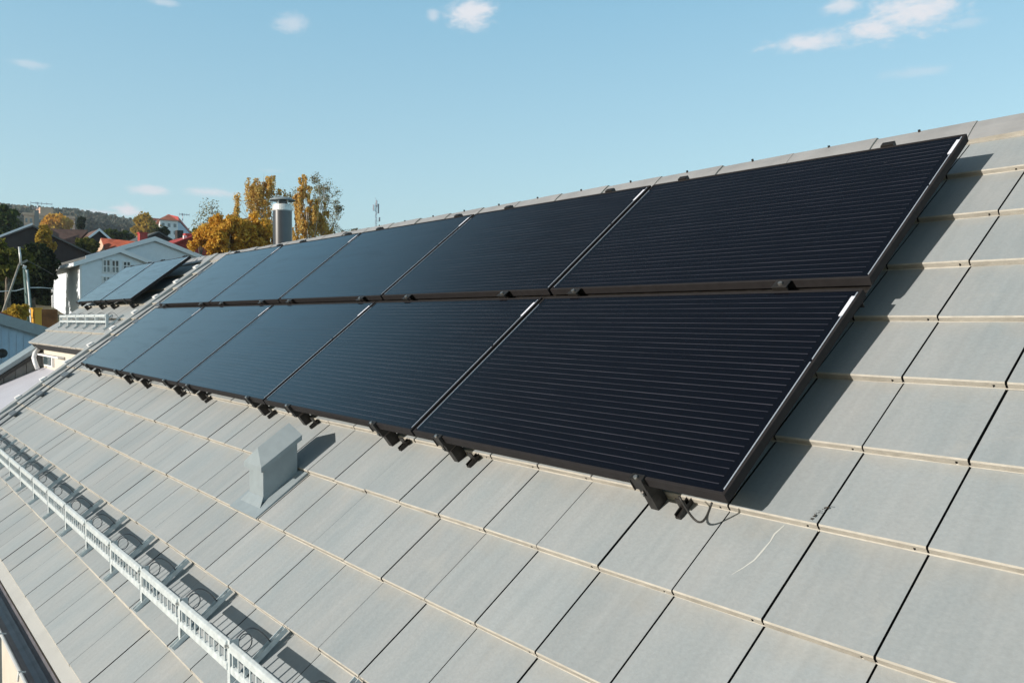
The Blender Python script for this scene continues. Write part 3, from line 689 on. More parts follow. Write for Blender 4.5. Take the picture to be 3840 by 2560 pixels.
# ------------------------------------------------------------------ terrain
def terrain_z(X, Y):
    s = -X
    base = np.interp(s, [-60,14,22,34,54,80,110,200,330,520,700,820,1100,3000], [-5,-5,-3.4,-.3,.3,3.2,6,17,27,52,74,80,70,30])
    fall = np.interp(Y/np.maximum(s, 40), [.20,.27,.40], [1, .93, .45])
    return np.where(s > 40, base*np.where(base > 0, fall, 1), base)
xs = np.concatenate([np.linspace(60,-60,25), np.linspace(-70,-1100,70), np.linspace(-1200,-3000,8)]); ys = np.concatenate([np.linspace(-1500,-220,10), np.linspace(-200,500,90), np.linspace(540,2500,14)])
mb = MB(); XX, YY = np.meshgrid(xs, ys, indexing='ij'); ZZ = terrain_z(XX, YY) + np.where(-XX > 60, 1.2*np.sin(XX*.05)*np.cos(YY*.04), 0)
mb.v = np.stack([XX, YY, ZZ], -1).reshape(-1, 3).tolist(); ny = len(ys)
for i in range(len(xs)-1):
    for j in range(ny-1): mb.f.append((i*ny+j, i*ny+j+1, (i+1)*ny+j+1, (i+1)*ny+j)); mb.m.append(0)
struct(mb.build('ground', M['ground'], smooth=True))

# ------------------------------------------------------------------ vegetation
def leaves(name, pts, size, m, parent=None, flat=.0):
    n = len(pts); pts = np.asarray(pts)
    a = rng.normal(size=(n,3)); a /= np.linalg.norm(a, axis=1)[:,None]
    b = rng.normal(size=(n,3)); b -= a*(a*b).sum(1)[:,None]; b /= np.linalg.norm(b, axis=1)[:,None]
    s = size*rng.uniform(.6, 1.4, n)[:,None]; a = a*s; b = b*s*.7
    v = np.stack([pts-a, pts-b, pts+a, pts+b], 1).reshape(-1, 3)
    me = bpy.data.meshes.new(name); me.vertices.add(4*n); me.vertices.foreach_set('co', v.astype(np.float32).ravel())
    me.loops.add(4*n); me.loops.foreach_set('vertex_index', np.arange(4*n, dtype=np.int32)); me.polygons.add(n)
    me.polygons.foreach_set('loop_start', np.arange(0, 4*n, 4, dtype=np.int32)); me.polygons.foreach_set('loop_total', np.full(n, 4, dtype=np.int32))
    me.materials.append(m); me.update(calc_edges=True)
    o = bpy.data.objects.new(name, me); C.objects.link(o)
    if parent:
        o.parent = parent; bpy.context.view_layer.update(); o.matrix_parent_inverse = parent.matrix_world.inverted()
    return o
def clumps(c, rad, nc, per, spread, hollow=.4, droop=0., bottom=-1.):
    out = []
    k = 0
    while k < nc:
        p = rng.normal(size=3); p /= np.linalg.norm(p); r_ = (hollow + (1-hollow)*rng.random()**.6)
        p = p*r_*(1+.10*rng.normal())
        if p[2] < bottom: continue
        cc = np.array(c) + p*np.array(rad); k += 1
        nn_ = int(per*rng.uniform(.5, 1.5)); q = rng.normal(size=(nn_,3)); q /= np.linalg.norm(q, axis=1)[:,None]; q *= (rng.random(nn_)**.45)[:,None]*spread*1.75*rng.uniform(.6,1.25)
        if droop: q[:,2] = -np.abs(q[:,2])*droop*rng.uniform(.5,1.5); q[:,:2] *= rng.uniform(.25,.5); q[:,:2] += rng.normal(size=(nn_,2))*spread*.16; q[:,0] += q[:,2]*rng.uniform(-.12,.12)
        out.append(cc + q)
    return np.concatenate(out)
def tree(name, label, base, crowns, leafmat, leafsize, cat='tree', bark='bark', group=None, trunk_r=.18, limbs=9):
    top = Vector(crowns[0][0])
    t = empty(name, base, label, cat, group)
    mb = MB(); b = Vector(base); hgt = top.z - b.z
    mb.tube([b, b.lerp(top, .5)+Vector((.03,.02,0))*hgt*.3, Vector((top.x, top.y, top.z+crowns[0][1][2]*.5))], [trunk_r, trunk_r*.65, trunk_r*.15], 8)
    for i in range(limbs):
        cr = crowns[i % len(crowns)]; c0 = Vector(cr[0]); st = b.lerp(top, random.uniform(.45, .95))
        an = random.uniform(0, 6.28); e = c0 + Vector((math.cos(an)*cr[1][0]*.75, math.sin(an)*cr[1][1]*.75, random.uniform(-.1,.85)*cr[1][2]))
        md = st.lerp(e, .5) + Vector((0,0,.1*hgt*random.random()*.5))
        mb.tube([st, md, e], [trunk_r*.4, trunk_r*.22, trunk_r*.05], 5)
    mb.build('trunk', M[bark], t, world=True, smooth=True)
    P = [clumps(*cr) for cr in crowns]
    leaves('crown', np.concatenate(P), leafsize, leafmat, t)
    return t
def ground_at(X, Y): return float(terrain_z(np.array(X), np.array(Y)))
def T(name, label, X, px, py, prx, pry, leafmat, leafsize, nc=60, per=60, depthf=1., group='trees on the hillside', **kw):
    """crown centred where the eye finds it at distance X, real radii from the angle it fills"""
    c = atX(px, py, X); k = (CAM-c).length/F
    rx, rz = prx*k, pry*k
    base = (c.x, c.y, ground_at(c.x, c.y))
    sp_ = kw.pop('spread', .22)*min(rx, rz); ex = kw.pop('extra', [])
    hol = kw.pop('hollow', .35); dr = kw.pop('droop', 0)
    cr = [((c.x,c.y,c.z),(rx*depthf,rx,rz),nc,per,sp_,hol,dr)]
    for (qx,qy,qrx,qry,qn) in ex:
        c2 = atX(qx,qy,X+random.uniform(-1,1)); cr.append(((c2.x,c2.y,c2.z),(qrx*k,qrx*k,qry*k),qn,per,sp_,hol,dr))
    return tree(name, label, base, cr, leafmat, leafsize, group=group, **kw)

# round golden tree and the two tall weeping birches behind the flue
T('golden_tree', 'dense round golden orange tree left of the steel flue', -44, 850, 878, 86, 56, LF['gold'], .085, 120, 150, trunk_r=.16, extra=[(925,880,70,65,40),(790,895,60,45,40),(985,900,45,60,30)], spread=.20, hollow=.3)
T('birch_tree', 'tall weeping birch with thin hanging orange branches just left of the flue cap', -52, 980, 720, 60, 52, LF['birch'], .060, 36, 90, trunk_r=.09, bark='birchbark', extra=[(945,715,26,38,13),(1010,675,34,30,13),(950,690,26,26,8),(892,755,10,34,6),(885,775,8,40,4),(1000,830,50,60,18),(1060,720,16,34,4),(965,790,30,40,9)], spread=.24, droop=2.6, hollow=.2, limbs=18)
T('birch_tree', 'tall weeping birch with orange leaves right of the flue', -50, 1160, 800, 56, 80, LF['birch'], .066, 66, 110, trunk_r=.11, bark='birchbark', extra=[(1140,690,20,44,16),(1185,800,55,60,24),(1120,870,50,50,22),(1225,870,50,50,18),(1120,740,14,30,5)], spread=.17, droop=2.2, hollow=.2, limbs=14)
T('birch_tree', 'half bare birch whose grey green twigs stick out right of the orange birch', -55, 1215, 740, 50, 60, LF['sparse'], .050, 34, 60, trunk_r=.09, bark='birchbark', extra=[(1265,790,22,55,12),(1100,750,22,30,9),(1235,870,50,36,20),(1300,885,35,16,12),(1195,680,20,30,7)], spread=.22, hollow=.3, limbs=22)
T('bare_tree', 'almost bare thin grey tree between the long white block and the golden tree', -70, 795, 800, 40, 50, LF['sparse'], .07, 20, 22, trunk_r=.08, extra=[(770,850,38,40,14)], spread=.4, limbs=20)
T('olive_tree', 'small olive yellow tree beside the red roofed outhouse', -62, 752, 880, 30, 40, LF['olive'], .10, 26, 50, trunk_r=.1)
# left side
T('dark_conifer', 'dark green tree at the far left edge above the dark gabled house', -110, 12, 858, 38, 62, LF['green'], .30, 60, 60, trunk_r=.3)
T('yellow_tree', 'narrow yellow autumn tree between the dark gable and the brown roof', -72, 166, 892, 18, 36, LF['yellow'], .11, 34, 60, trunk_r=.12, spread=.34, extra=[(174,925,24,22,22),(155,870,10,18,8)])
T('orange_tree', 'rounded orange brown tree in front of the peach apartment block', -250, 212, 832, 34, 20, LF['gold'], .6, 46, 50, trunk_r=.5, extra=[(180,842,16,12,12),(245,845,18,12,12)], spread=.34)
T('yellow_tree', 'bright yellow tree in front of the red roofed white block', -230, 545, 838, 26, 26, LF['yellow'], .5, 40, 50, trunk_r=.4, spread=.32, extra=[(526,862,22,14,14),(575,862,20,14,10)])
T('olive_tree', 'sunlit yellow green broad tree at the left edge below the dark gable', -47, 25, 985, 62, 50, LF['olive'], .13, 90, 70, trunk_r=.2, extra=[(60,1000,30,36,26)])
T('dark_tree', 'dark leafy tree behind the utility pole', -57, 120, 1030, 60, 60, LF['dark'], .15, 90, 70, trunk_r=.2, extra=[(60,1080,60,50,40),(150,985,36,50,40)])
T('dark_tree', 'low dark bush right of the green pole', -64, 165, 1120, 30, 52, LF['dark'], .13, 50, 60, trunk_r=.12)
T('dark_tree', 'dark bush low at the left edge behind the leaning pole', -50, 20, 1120, 50, 48, LF['dark'], .13, 60, 60, trunk_r=.12)
T('olive_tree', 'greenish brown tree between the brown roof and the small red roof', -82, 318, 915, 24, 20, LF['olive'], .14, 50, 60, trunk_r=.15, extra=[(300,940,34,16,30),(350,920,14,22,20)])
T('green_tree', 'green tree mass on the slope above the small red roof', -140, 435, 882, 42, 14, LF['green'], .3, 70, 55, trunk_r=.3, extra=[(480,888,26,12,20),(395,880,20,12,14)])
T('yellow_shrub', 'small yellow shrub beside the foot of the green pole', -33, 75, 1172, 26, 22, LF['yellow'], .07, 40, 50, trunk_r=.05, extra=[(45,1180,20,16,14)])
T('dark_tree', 'dark tree in front of the white block behind the white house', -100, 610, 872, 18, 16, LF['dark'], .2, 26, 50, trunk_r=.2)
T('dark_tree', 'dark green tree left of the peach apartment block', -190, 60, 850, 18, 20, LF['green'], .4, 40, 50, trunk_r=.3)
T('dark_conifer', 'blue green conifer just above the brown roof', -150, 305, 838, 9, 28, LF['dark'], .3, 30, 40, trunk_r=.2)
# spruce beside the white house, outside the picture, that throws the pointed shadow on its wall
def spruce(name, label, base, h, r, size, lm):
    t = empty(name, base, label, 'tree', 'trees on the hillside'); mb = MB(); mb.tube([base, (base[0],base[1],base[2]+h)], [.16,.02], 8); mb.build('trunk', M['bark'], t, world=True)
    n = 9000; hh = rng.random(n)**1.0; zz = 1-hh; rr_ = r*(1-zz)*(0.35+.65*rng.random(n))*(1+.12*np.sin(zz*60)); an = rng.random(n)*6.283
    leaves('crown', np.stack([base[0]+rr_*np.cos(an), base[1]+rr_*np.sin(an), base[2]+.2+zz*(h-.2)], 1), size, lm, t)
spruce('spruce_tree', 'pointed dark spruce outside the left edge by the white house', (-59.2, 1.8, .2), 5.6, 1.15, .08, LF['dark'])

# the wooded hill: far-off wood read as one mass
def forest():
    P = []; n = 3800
    s = rng.uniform(430, 860, n); yy = s*rng.uniform(.0, .36, n)
    z = terrain_z(-s, yy)
    for i in range(n):
        h = rng.uniform(7, 12)*(1 if s[i] > 400 else .8); k = 26
        t = rng.random(k)**.7; conif = rng.random() < .55
        r_ = (1-t)*h*.26 if conif else np.sqrt(np.maximum(0, 1-(2*t-1)**2))*h*.33
        a = rng.random(k)*6.283; rad = r_*(.5+.5*rng.random(k))
        P.append(np.stack([-s[i]+rad*np.cos(a), yy[i]+rad*np.sin(a), z[i]+t*h], 1))
    return np.concatenate(P)
tag(leaves('wooded_hill', forest(), 1.05, LF['wood']), 'mixed wood covering the far hill in grey green and brown', 'woodland', kind='stuff')
# thin line of small trees showing over the ridge
T('distant_tree', 'small blurred tree tops just over the ridge right of the birches', -260, 1330, 880, 46, 18, LF['sparse'], .6, 40, 36, trunk_r=.3, group=None)

# ------------------------------------------------------------------ far houses
def gable_house(name, label, X, L_, Y0, Y1, zb, ze, zr, wall, roof, trim=None, ov=.35, ovx=.3, cat='house', group='houses on the hillside', boards=False, thick=.16):
    t = empty(name, (X-L_/2, (Y0+Y1)/2, zb), label, cat, group); ym = (Y0+Y1)/2
    mb = MB(); F_ = [(X,Y0,zb),(X,Y1,zb),(X,Y1,ze),(X,ym,zr),(X,Y0,ze)]; Bk = [(X-L_,y,z) for _, y, z in F_]
    mb.poly(F_); mb.poly(Bk[::-1]); mb.quad(F_[0],F_[4],Bk[4],Bk[0]); mb.quad(F_[1],Bk[1],Bk[2],F_[2]); mb.quad(F_[0],Bk[0],Bk[1],F_[1])
    mb.build('wall', M[wall], t, world=True)
    if boards:
        mb = MB(); n = int((ze-zb)/.19)
        for i in range(n): mb.box(X-L_, X+.012, Y0-.012, Y0, zb+i*.19, zb+i*.19+.165)
        zz = zb
        while zz < zr-.2:
            hw = (Y1-Y0)/2 if zz < ze else (Y1-Y0)/2*(zr-zz-.18)/(zr-ze)
            if hw > .1: mb.box(X, X+.012, ym-hw, ym+hw, zz, zz+.165)
            zz += .19
        mb.build('cladding', M[wall], t, world=True)
    sl_ = (zr-ze)/(ym-Y0); mb = MB()
    for s, Ye in ((-1, Y0-ov), (1, Y1+ov)):
        za = zr+.02; zc = ze-ov*sl_+.02
        p = [(X-L_-ovx,Ye,zc),(X+ovx,Ye,zc),(X+ovx,ym,za),(X-L_-ovx,ym,za)]
        if s > 0: p = [p[3],p[2],p[1],p[0]]
        mb.hexa(p + [(a,b,c+thick) for a,b,c in p])
    mb.build('roof', M[roof], t, world=True)
    if trim:
        mb = MB()
        for Ye in (Y0-ov-.01, Y1+ov+.01):
            zc = ze-ov*sl_
            a = [(X+ovx,Ye,zc-.05),(X+ovx+.04,Ye,zc-.05),(X+ovx+.04,ym,zr-.05),(X+ovx,ym,zr-.05)]
            mb.hexa(a+[(p,q,r_+.27) for p,q,r_ in a])
        mb.box(X-L_-ovx, X+ovx, Y0-ov-.03, Y0-ov-.005, ze-ov*sl_-.03, ze-ov*sl_+thick+.02)
        mb.build('bargeboard', M[trim], t, world=True)
    return t
def add_window(t, X, y0, y1, z0, z1, nx=2, nz=2, fr='white', face='X'):
    mb = MB(); f = .07
    if face == 'X':
        mb.box(X, X+.05, y0-f, y1+f, z0-f, z0); mb.box(X, X+.05, y0-f, y1+f, z1, z1+f)
        for i in range(nx+1):
            y = y0 + (y1-y0)*i/nx; mb.box(X, X+.047, y-.035, y+.035, z0, z1)
        for j in range(1, nz):
            z = z0+(z1-z0)*j/nz; mb.box(X, X+.044, y0, y1, z-.03, z+.03)
        w_ = mb.build('window', M[fr], t, world=True)
        g = MB(); g.box(X+.002, X+.03, y0, y1, z0, z1); g.build('pane', M['pane'], w_, world=True)
    else:
        mb.box(y0-f, y1+f, X-.05, X, z0-f, z0); mb.box(y0-f, y1+f, X-.05, X, z1, z1+f)
        for i in range(nx+1):
            y = y0+(y1-y0)*i/nx; mb.box(y-.035, y+.035, X-.047, X, z0, z1)
        w_ = mb.build('window', M[fr], t, world=True)
        g = MB(); g.box(y0, y1, X-.03, X-.002, z0, z1); g.build('pane', M['pane'], w_, world=True)
    return w_
# white clapboard house
wh = gable_house('white_house', 'white clapboard house with two overlapping gables beyond the far solar panels', -54, 8.6, 9.35, 13.75, .1, 3.95, 4.78, 'greywhite', 'darkroof', 'trim', ov=.45, ovx=.25, boards=True)
bgp = atX(577, 888, -57); 
def extra_gable(t, X, L_, Y0, Y1, zb, ze, zr, ov=.4, ovx=.25):
    ym = (Y0+Y1)/2
    mb = MB(); F_ = [(X,Y0,zb),(X,Y1,zb),(X,Y1,ze),(X,ym,zr),(X,Y0,ze)]; Bk = [(X-L_,y,z) for _, y, z in F_]
    mb.poly(F_); mb.poly(Bk[::-1]); mb.quad(F_[0],F_[4],Bk[4],Bk[0]); mb.quad(F_[1],Bk[1],Bk[2],F_[2])
    mb.build('wall', M['greywhite'], t, world=True); sl_ = (zr-ze)/(ym-Y0); mb = MB(); tr = MB()
    for Ye in (Y0-ov, Y1+ov):
        zc = ze-ov*sl_+.02; p = [(X-L_,Ye,zc),(X+ovx,Ye,zc),(X+ovx,ym,zr+.02),(X-L_,ym,zr+.02)]
        mb.hexa(p+[(a,b,c+.16) for a,b,c in p])
        a = [(X+ovx,Ye,zc-.07),(X+ovx+.04,Ye,zc-.07),(X+ovx+.04,ym,zr-.07),(X+ovx,ym,zr-.07)]; tr.hexa(a+[(p_,q_,r_+.3) for p_,q_,r_ in a])
    mb.build('roof', M['darkroof'], t, world=True); tr.build('bargeboard', M['trim'], t, world=True)
extra_gable(wh, -57, 10, bgp.y-3.9, bgp.y+3.9, .1, bgp.z-1.62, bgp.z-.22)
for (x0, x1, y0, y1) in ((386,412,977,1019),(419,445,979,1021),(386,412,1040,1070),(462,488,984,1010)):
    a = atX(x0, y1, -54); b = atX(x1, y0, -54); add_window(wh, -53.985, a.y, b.y, a.z, b.z)
mb = MB(); pts = [(-62.9,8.85,3.75),(-62.9,8.95,3.55),(-62.6,9.2,3.35),(-62.5,9.25,2.9),(-62.5,9.27,.3)]
mb.tube([(-54.0,8.86,3.78),(-62.9,8.86,3.75)], .07, 8); mb.tube(pts, .06, 8); mb.build('gutter', M['white'], wh, world=True, smooth=True)
mb = MB(); mb.box(-54.14,-53.96,9.27,9.40,.1,3.9); mb.build('corner_board', M['white'], wh, world=True)
# dark gabled house
p = atX(118, 846, -80); q = atX(0, 918, -80)
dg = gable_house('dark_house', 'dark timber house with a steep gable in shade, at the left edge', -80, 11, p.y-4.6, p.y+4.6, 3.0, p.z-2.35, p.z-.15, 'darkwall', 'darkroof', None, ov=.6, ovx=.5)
mb = MB(); s0 = Vector((-79.45, p.y-5.2, p.z-2.62)); s1 = Vector((-79.45, p.y, p.z+.02)); mb.hexa([s0, s0+Vector((.05,0,0)), s1+Vector((.05,0,0)), s1, s0+Vector((0,0,.18)), s0+Vector((.05,0,.18)), s1+Vector((.05,0,.18)), s1+Vector((0,0,.18))])
mb.build('bargeboard', M['trim'], dg, world=True)
# brown roofed house: ridge across the view, cross gable towards the eye
a = atX(190, 858, -95); b = atX(330, 862, -95); e0 = atX(190, 905, -91); e1 = atX(268, 936, -91)
bh = empty('brown_roofed_house', (-95, 17, 5), 'house with large brown roof and pale edged cross gable behind the yellow tree', 'house', 'houses on the hillside')
mb = MB(); mb.hexa([a-Vector((0,0,.2)), e0-Vector((0,0,.2)), e1-Vector((0,0,.2)), b-Vector((0,0,.2)), a, e0, e1, b]); 
mb.hexa([a-Vector((0,0,.2)), a+Vector((-4,0,-2.4)), b+Vector((-4,0,-2.4)), b-Vector((0,0,.2)), a, a+Vector((-4,0,-2.2)), b+Vector((-4,0,-2.2)), b]); mb.build('roof', M['brownroof'], bh, world=True)
mb = MB(); mb.hexa([(-98.5,a.y+.3,3),(-91.8,e0.y+.3,3),(-91.8,e1.y,3),(-98.5,b.y,3),(-98.5,a.y+.3,a.z-2.2),(-91.8,e0.y+.3,e0.z-.35),(-91.8,e1.y,e1.z-.35),(-98.5,b.y,b.z-2.2)]); mb.build('wall', M['darkwall'], bh, world=True)
pk = atX(372, 858, -90); lf = atX(268, 938, -90); rt = atX(418, 898, -90)
rt = Vector((-90, pk.y+(pk.y-lf.y)*.9, pk.z-(pk.z-lf.z)*.9))
mb = MB()
for s, e in ((pk, lf), (pk, rt)): mb.hexa([s-Vector((0,0,.18)), e-Vector((0,0,.18)), e+Vector((-6,0,-.18)), s+Vector((-6,0,-.18)), s, e, e+Vector((-6,0,0)), s+Vector((-6,0,0))])
mb.build('cross_roof', M['brownroof'], bh, world=True)
mb = MB()
for s, e in ((pk, lf), (pk, rt)): mb.hexa([s+Vector((.02,0,-.22)), e+Vector((.02,0,-.22)), e+Vector((.08,0,-.22)), s+Vector((.08,0,-.22)), s+Vector((.02,0,.06)), e+Vector((.02,0,.06)), e+Vector((.08,0,.06)), s+Vector((.08,0,.06))])
mb.build('bargeboard', M['trim'], bh, world=True)
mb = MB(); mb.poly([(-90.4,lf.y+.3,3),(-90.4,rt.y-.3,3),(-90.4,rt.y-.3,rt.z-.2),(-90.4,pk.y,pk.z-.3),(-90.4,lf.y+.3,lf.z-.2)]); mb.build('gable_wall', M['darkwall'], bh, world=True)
# small house with red tiled roof and pale triangular gable facing the sun
a = atX(378, 892, -84); b = atX(505, 905, -80); 
rh = empty('red_roofed_house', (-84, 18, 4), 'small house with red tiled roof and narrow pale gable end, behind the white house', 'house', 'houses on the hillside')
c = atX(360, 945, -84); d = atX(396, 940, -81); 
mb = MB(); mb.poly([c-Vector((0,0,2)), d-Vector((0,0,2)), d, a, c]); mb.poly([c+Vector((-.1,.02,-2)), c+Vector((-.1,.02,0)), a+Vector((-.1,.02,0)), d+Vector((-.1,.02,0)), d+Vector((-.1,.02,-2))]); mb.build('gable_wall', M['orangewall'], rh, world=True)
e = atX(520, 950, -77)
mb = MB(); mb.hexa([a-Vector((.1,0,.15)), d-Vector((0,0,.15)), e-Vector((0,0,.15)), b-Vector((0,0,.15)), a, d, e, b]); mb.build('roof', M['redroof'], rh, world=True)
mb = MB(); q = atX(541, 878, -82); mb.box(-83,-82.2,q.y-.35,q.y+.35,q.z-2.5,q.z+.1); mb.box(-83.06,-82.14,q.y-.42,q.y+.42,q.z+.1,q.z+.2); mb.build('chimney', M['redpaint'], rh, world=True)
# dark peaked house
p = atX(592, 868, -92)
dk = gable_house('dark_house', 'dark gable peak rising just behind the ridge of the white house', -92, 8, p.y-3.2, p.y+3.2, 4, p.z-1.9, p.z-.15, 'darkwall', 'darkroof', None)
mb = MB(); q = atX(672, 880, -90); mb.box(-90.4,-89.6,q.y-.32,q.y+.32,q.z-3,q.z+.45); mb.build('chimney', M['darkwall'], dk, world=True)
# red outhouse
p = atX(700, 905, -66); q = atX(770, 935, -66)
ro = gable_house('red_outhouse', 'low bright red roof with a red chimney below the golden tree', -64, 6, p.y-2.0, q.y+.8, 2, q.z-.15, p.z+.25, 'redpaint', 'redpaint', None)
mb = MB(); q = atX(712, 892, -65); mb.box(-65.6,-65,q.y-.35,q.y+.5,q.z-1.5,q.z+.35); mb.build('chimney', M['redpaint'], ro, world=True)
mb = MB(); q = atX(693, 895, -64.9); mb.box(-65,-64.8,q.y-.12,q.y+.14,q.z-1,q.z+.25); mb.build('chimney_side', M['white'], ro, world=True)

# ------------------------------------------------------------------ far blocks
def block(name, label, X, px0, px1, py0, dep, roofh, wall, roof, rows_, cols, dx=0):
    a = atX(px0, py0, X); b = atX(px1, py0, X-dx); zb = ground_at(X, a.y)-4
    t = empty(name, ((X-dep/2), (a.y+b.y)/2, zb), label, 'apartment block', 'apartment blocks below the wooded hill')
    mb = MB(); mb.hexa([(a.x,a.y,zb),(b.x,b.y,zb),(b.x-dep,b.y+dep*.25,zb),(a.x-dep,a.y+dep*.25,zb),(a.x,a.y,a.z),(b.x,b.y,a.z),(b.x-dep,b.y+dep*.25,a.z),(a.x-dep,a.y+dep*.25,a.z)]); mb.build('wall', M[wall], t, world=True)
    if roofh > 0:
        mb = MB(); o = 1.0; c1 = Vector(((a.x+b.x)/2-dep/2, 0, 0))
        mb.hexa([(a.x+o,a.y-o,a.z),(b.x+o,b.y+o,a.z),(b.x-dep-o,b.y+dep*.25+o,a.z),(a.x-dep-o,a.y+dep*.25-o,a.z),
                 (a.x-dep*.4,a.y+dep*.35,a.z+roofh),(b.x-dep*.4,b.y-dep*.1,a.z+roofh),(b.x-dep*.6,b.y-dep*.05,a.z+roofh),(a.x-dep*.6,a.y+dep*.35,a.z+roofh)]); mb.build('roof', M[roof], t, world=True)
    else:
        mb = MB(); mb.hexa([(a.x+.5,a.y-.5,a.z),(b.x+.5,b.y+.5,a.z),(b.x-dep,b.y+dep*.25,a.z),(a.x-dep,a.y+dep*.25,a.z)]+[(p_,q_,r_+.9) for p_,q_,r_ in ((a.x+.5,a.y-.5,a.z),(b.x+.5,b.y+.5,a.z),(b.x-dep,b.y+dep*.25,a.z),(a.x-dep,a.y+dep*.25,a.z))]); mb.build('roof', M[roof], t, world=True)
    for r_ in range(rows_):
        for c_ in range(cols):
            f0 = (c_+.28)/cols; f1 = (c_+.72)/cols; z1 = a.z-1.1-r_*2.8; z0 = z1-1.4
            P = a.lerp(b, f0); Q = a.lerp(b, f1); n_ = Vector((.12,0,0))
            mb = MB(); mb.hexa([(P.x-.05,P.y,z0),(Q.x-.05,Q.y,z0),(Q.x+.1,Q.y,z0),(P.x+.1,P.y,z0),(P.x-.05,P.y,z1),(Q.x-.05,Q.y,z1),(Q.x+.1,Q.y,z1),(P.x+.1,P.y,z1)]); mb.build('window', M['pane'], t, world=True)
    return t, a, b
t1, a1, b1 = block('apartment_block', 'peach coloured flat roofed apartment block on the hill at far left', -330, 90, 192, 806, 14, 0, 'orangewall', 'orangewall', 3, 6)
mb = MB(); mb.box(a1.x-8, a1.x+.3, a1.y+5, a1.y+9, a1.z, a1.z+3.2); mb.build('stair_tower', M['orangewall'], t1, world=True)
mb = MB(); mb.box(a1.x+.05, a1.x+.5, (a1.y*.55+b1.y*.45)-.7, (a1.y*.55+b1.y*.45)+.7, a1.z-12, a1.z+2.0); mb.build('dark_bay', M['greyboards'], t1, world=True)
block('apartment_block', 'narrow tan end of the apartment block right of the orange brown tree', -350, 205, 275, 815, 10, 0, 'orangewall', 'orangewall', 3, 3)
block('apartment_block', 'cream apartment block hidden mostly by the yellow tree', -345, 512, 600, 822, 12, 0, 'white', 'orangeroof', 3, 5)
t4, a4, b4 = block('apartment_block', 'white apartment block with orange red hipped roof and a long shaded side', -320, 600, 667, 824, 14, 3.0, 'white', 'orangeroof', 3, 3)
c4 = atX(735, 862, -400); d4 = b4
mb = MB(); zb = d4.z-12
mb.hexa([(d4.x,d4.y,zb),(d4.x-1,d4.y,zb),(c4.x-1,c4.y,zb),(c4.x,c4.y,zb),(d4.x,d4.y,d4.z),(d4.x-1,d4.y,d4.z),(c4.x-1,c4.y,d4.z),(c4.x,c4.y,d4.z)]); mb.build('side_wing', M['bluewall'], t4, world=True)
mb = MB(); mb.hexa([(d4.x+.5,d4.y+.2,d4.z),(d4.x-6,d4.y-2,d4.z),(c4.x-6,c4.y-2,d4.z),(c4.x+.5,c4.y+.2,d4.z),(d4.x+.3,d4.y,d4.z+1.2),(d4.x-6,d4.y-2,d4.z+2.5),(c4.x-6,c4.y-2,d4.z+2.5),(c4.x+.3,c4.y,d4.z+1.2)]); mb.build('side_roof', M['redpaint'], t4, world=True)
# aerials
def aerial(px, py0, py1, X, label, arms):
    a = atX(px, py1, X); b = atX(px, py0, X); t = empty('roof_aerial', a, label, 'aerial', 'aerials on the far blocks')
    k = (CAM-a).length/F
    mb = MB(); mb.tube([a, b], .16, 5); mb.build('mast', M['mast'], t, world=True)
    for (py, l) in arms:
        p = atX(px, py, X); mb = MB(); mb.tube([p+Vector((0,-l*k*.5,0)), p+Vector((0,l*k,0))], .14, 4)
        for j in range(5): y = -l*k*.5+l*k*1.5*j/4; mb.tube([p+Vector((0,y,-.5)), p+Vector((0,y,.5))], .09, 4)
        mb.build('antenna_arm', M['mast'], t, world=True)
aerial(142, 758, 800, -332, 'thin grey aerial with two arms on the peach block', [(762,40),(782,30)])
aerial(685, 800, 828, -322, 'thin grey aerial on the red roofed white block', [(804,22)])
# radio mast
a = atX(1410, 900, -300); b = atX(1410, 742, -300); rm = empty('radio_mast', a, 'slender lattice radio mast standing above the roof ridge', 'mast')
mb = MB()
for dy in (-.45,.45): mb.tube([a+Vector((0,dy,0)), b+Vector((0,dy*.5,-3))], .10, 4)
for i in range(14): 
    p = a.lerp(b, i/14); q = a.lerp(b, (i+1)/14); s = 1 if i % 2 else -1; mb.tube([p+Vector((0,.45*s,0)), q+Vector((0,-.45*s,0))], .07, 4)
mb.build('lattice', M['mast'], rm, world=True)
for (y0, y1, dx_) in ((768,790,-9),(765,800,9),(752,775,2),(815,830,13)):
    p = atX(1410+dx_, y0, -300); q = atX(1410+dx_, y1, -300); mb = MB(); mb.tube([p, q], .35, 6); mb.tube([q, atX(1410, y1, -300)], .1, 4); mb.build('antenna', M['mast'], rm, world=True)

# ------------------------------------------------------------------ utility pole, leaning pole, cables
X = -36
up_ = empty('utility_pole', atX(112, 1200, X), 'green painted utility pole with a pale cable guard behind the blue grey shed', 'pole')
def P(x, y, XX=X): return atX(x, y, XX)
mb = MB(); mb.tube([P(115,1240), P(96,1010)], [.13,.10], 10); mb.build('post', M['greenpole'], up_, world=True, smooth=True)
mb = MB(); mb.tube([P(118,1235,X+.3), P(108,1100,X+.3), P(99,1012,X+.3)], .035, 6); mb.build('cable_guard', M['gal'], up_, world=True)
mb = MB(); mb.tube([P(72,990), P(104,976)], .05, 6); mb.build('crossarm', M['wood'], up_, world=True)
mb = MB(); mb.tube([P(90,1008,X+.2), P(94,996,X+.2)], .07, 8); mb.build('lamp', M['gal'], up_, world=True)
t = empty('leaning_pole', P(-5,1230), 'grey wooden pole leaning up to the utility pole', 'pole'); mb = MB(); mb.tube([P(2,1195,X+.6), P(72,992,X+.2)], [.045,.038], 8); mb.build('post', M['wood'], t, world=True, smooth=True)
t = empty('thin_pole', P(80,1000,X), 'pale thin pole top standing above the pole joint', 'pole'); mb = MB(); mb.tube([P(79,995), P(72,925)], [.045,.04], 8); mb.build('post', M['gal'], t, world=True, smooth=True)
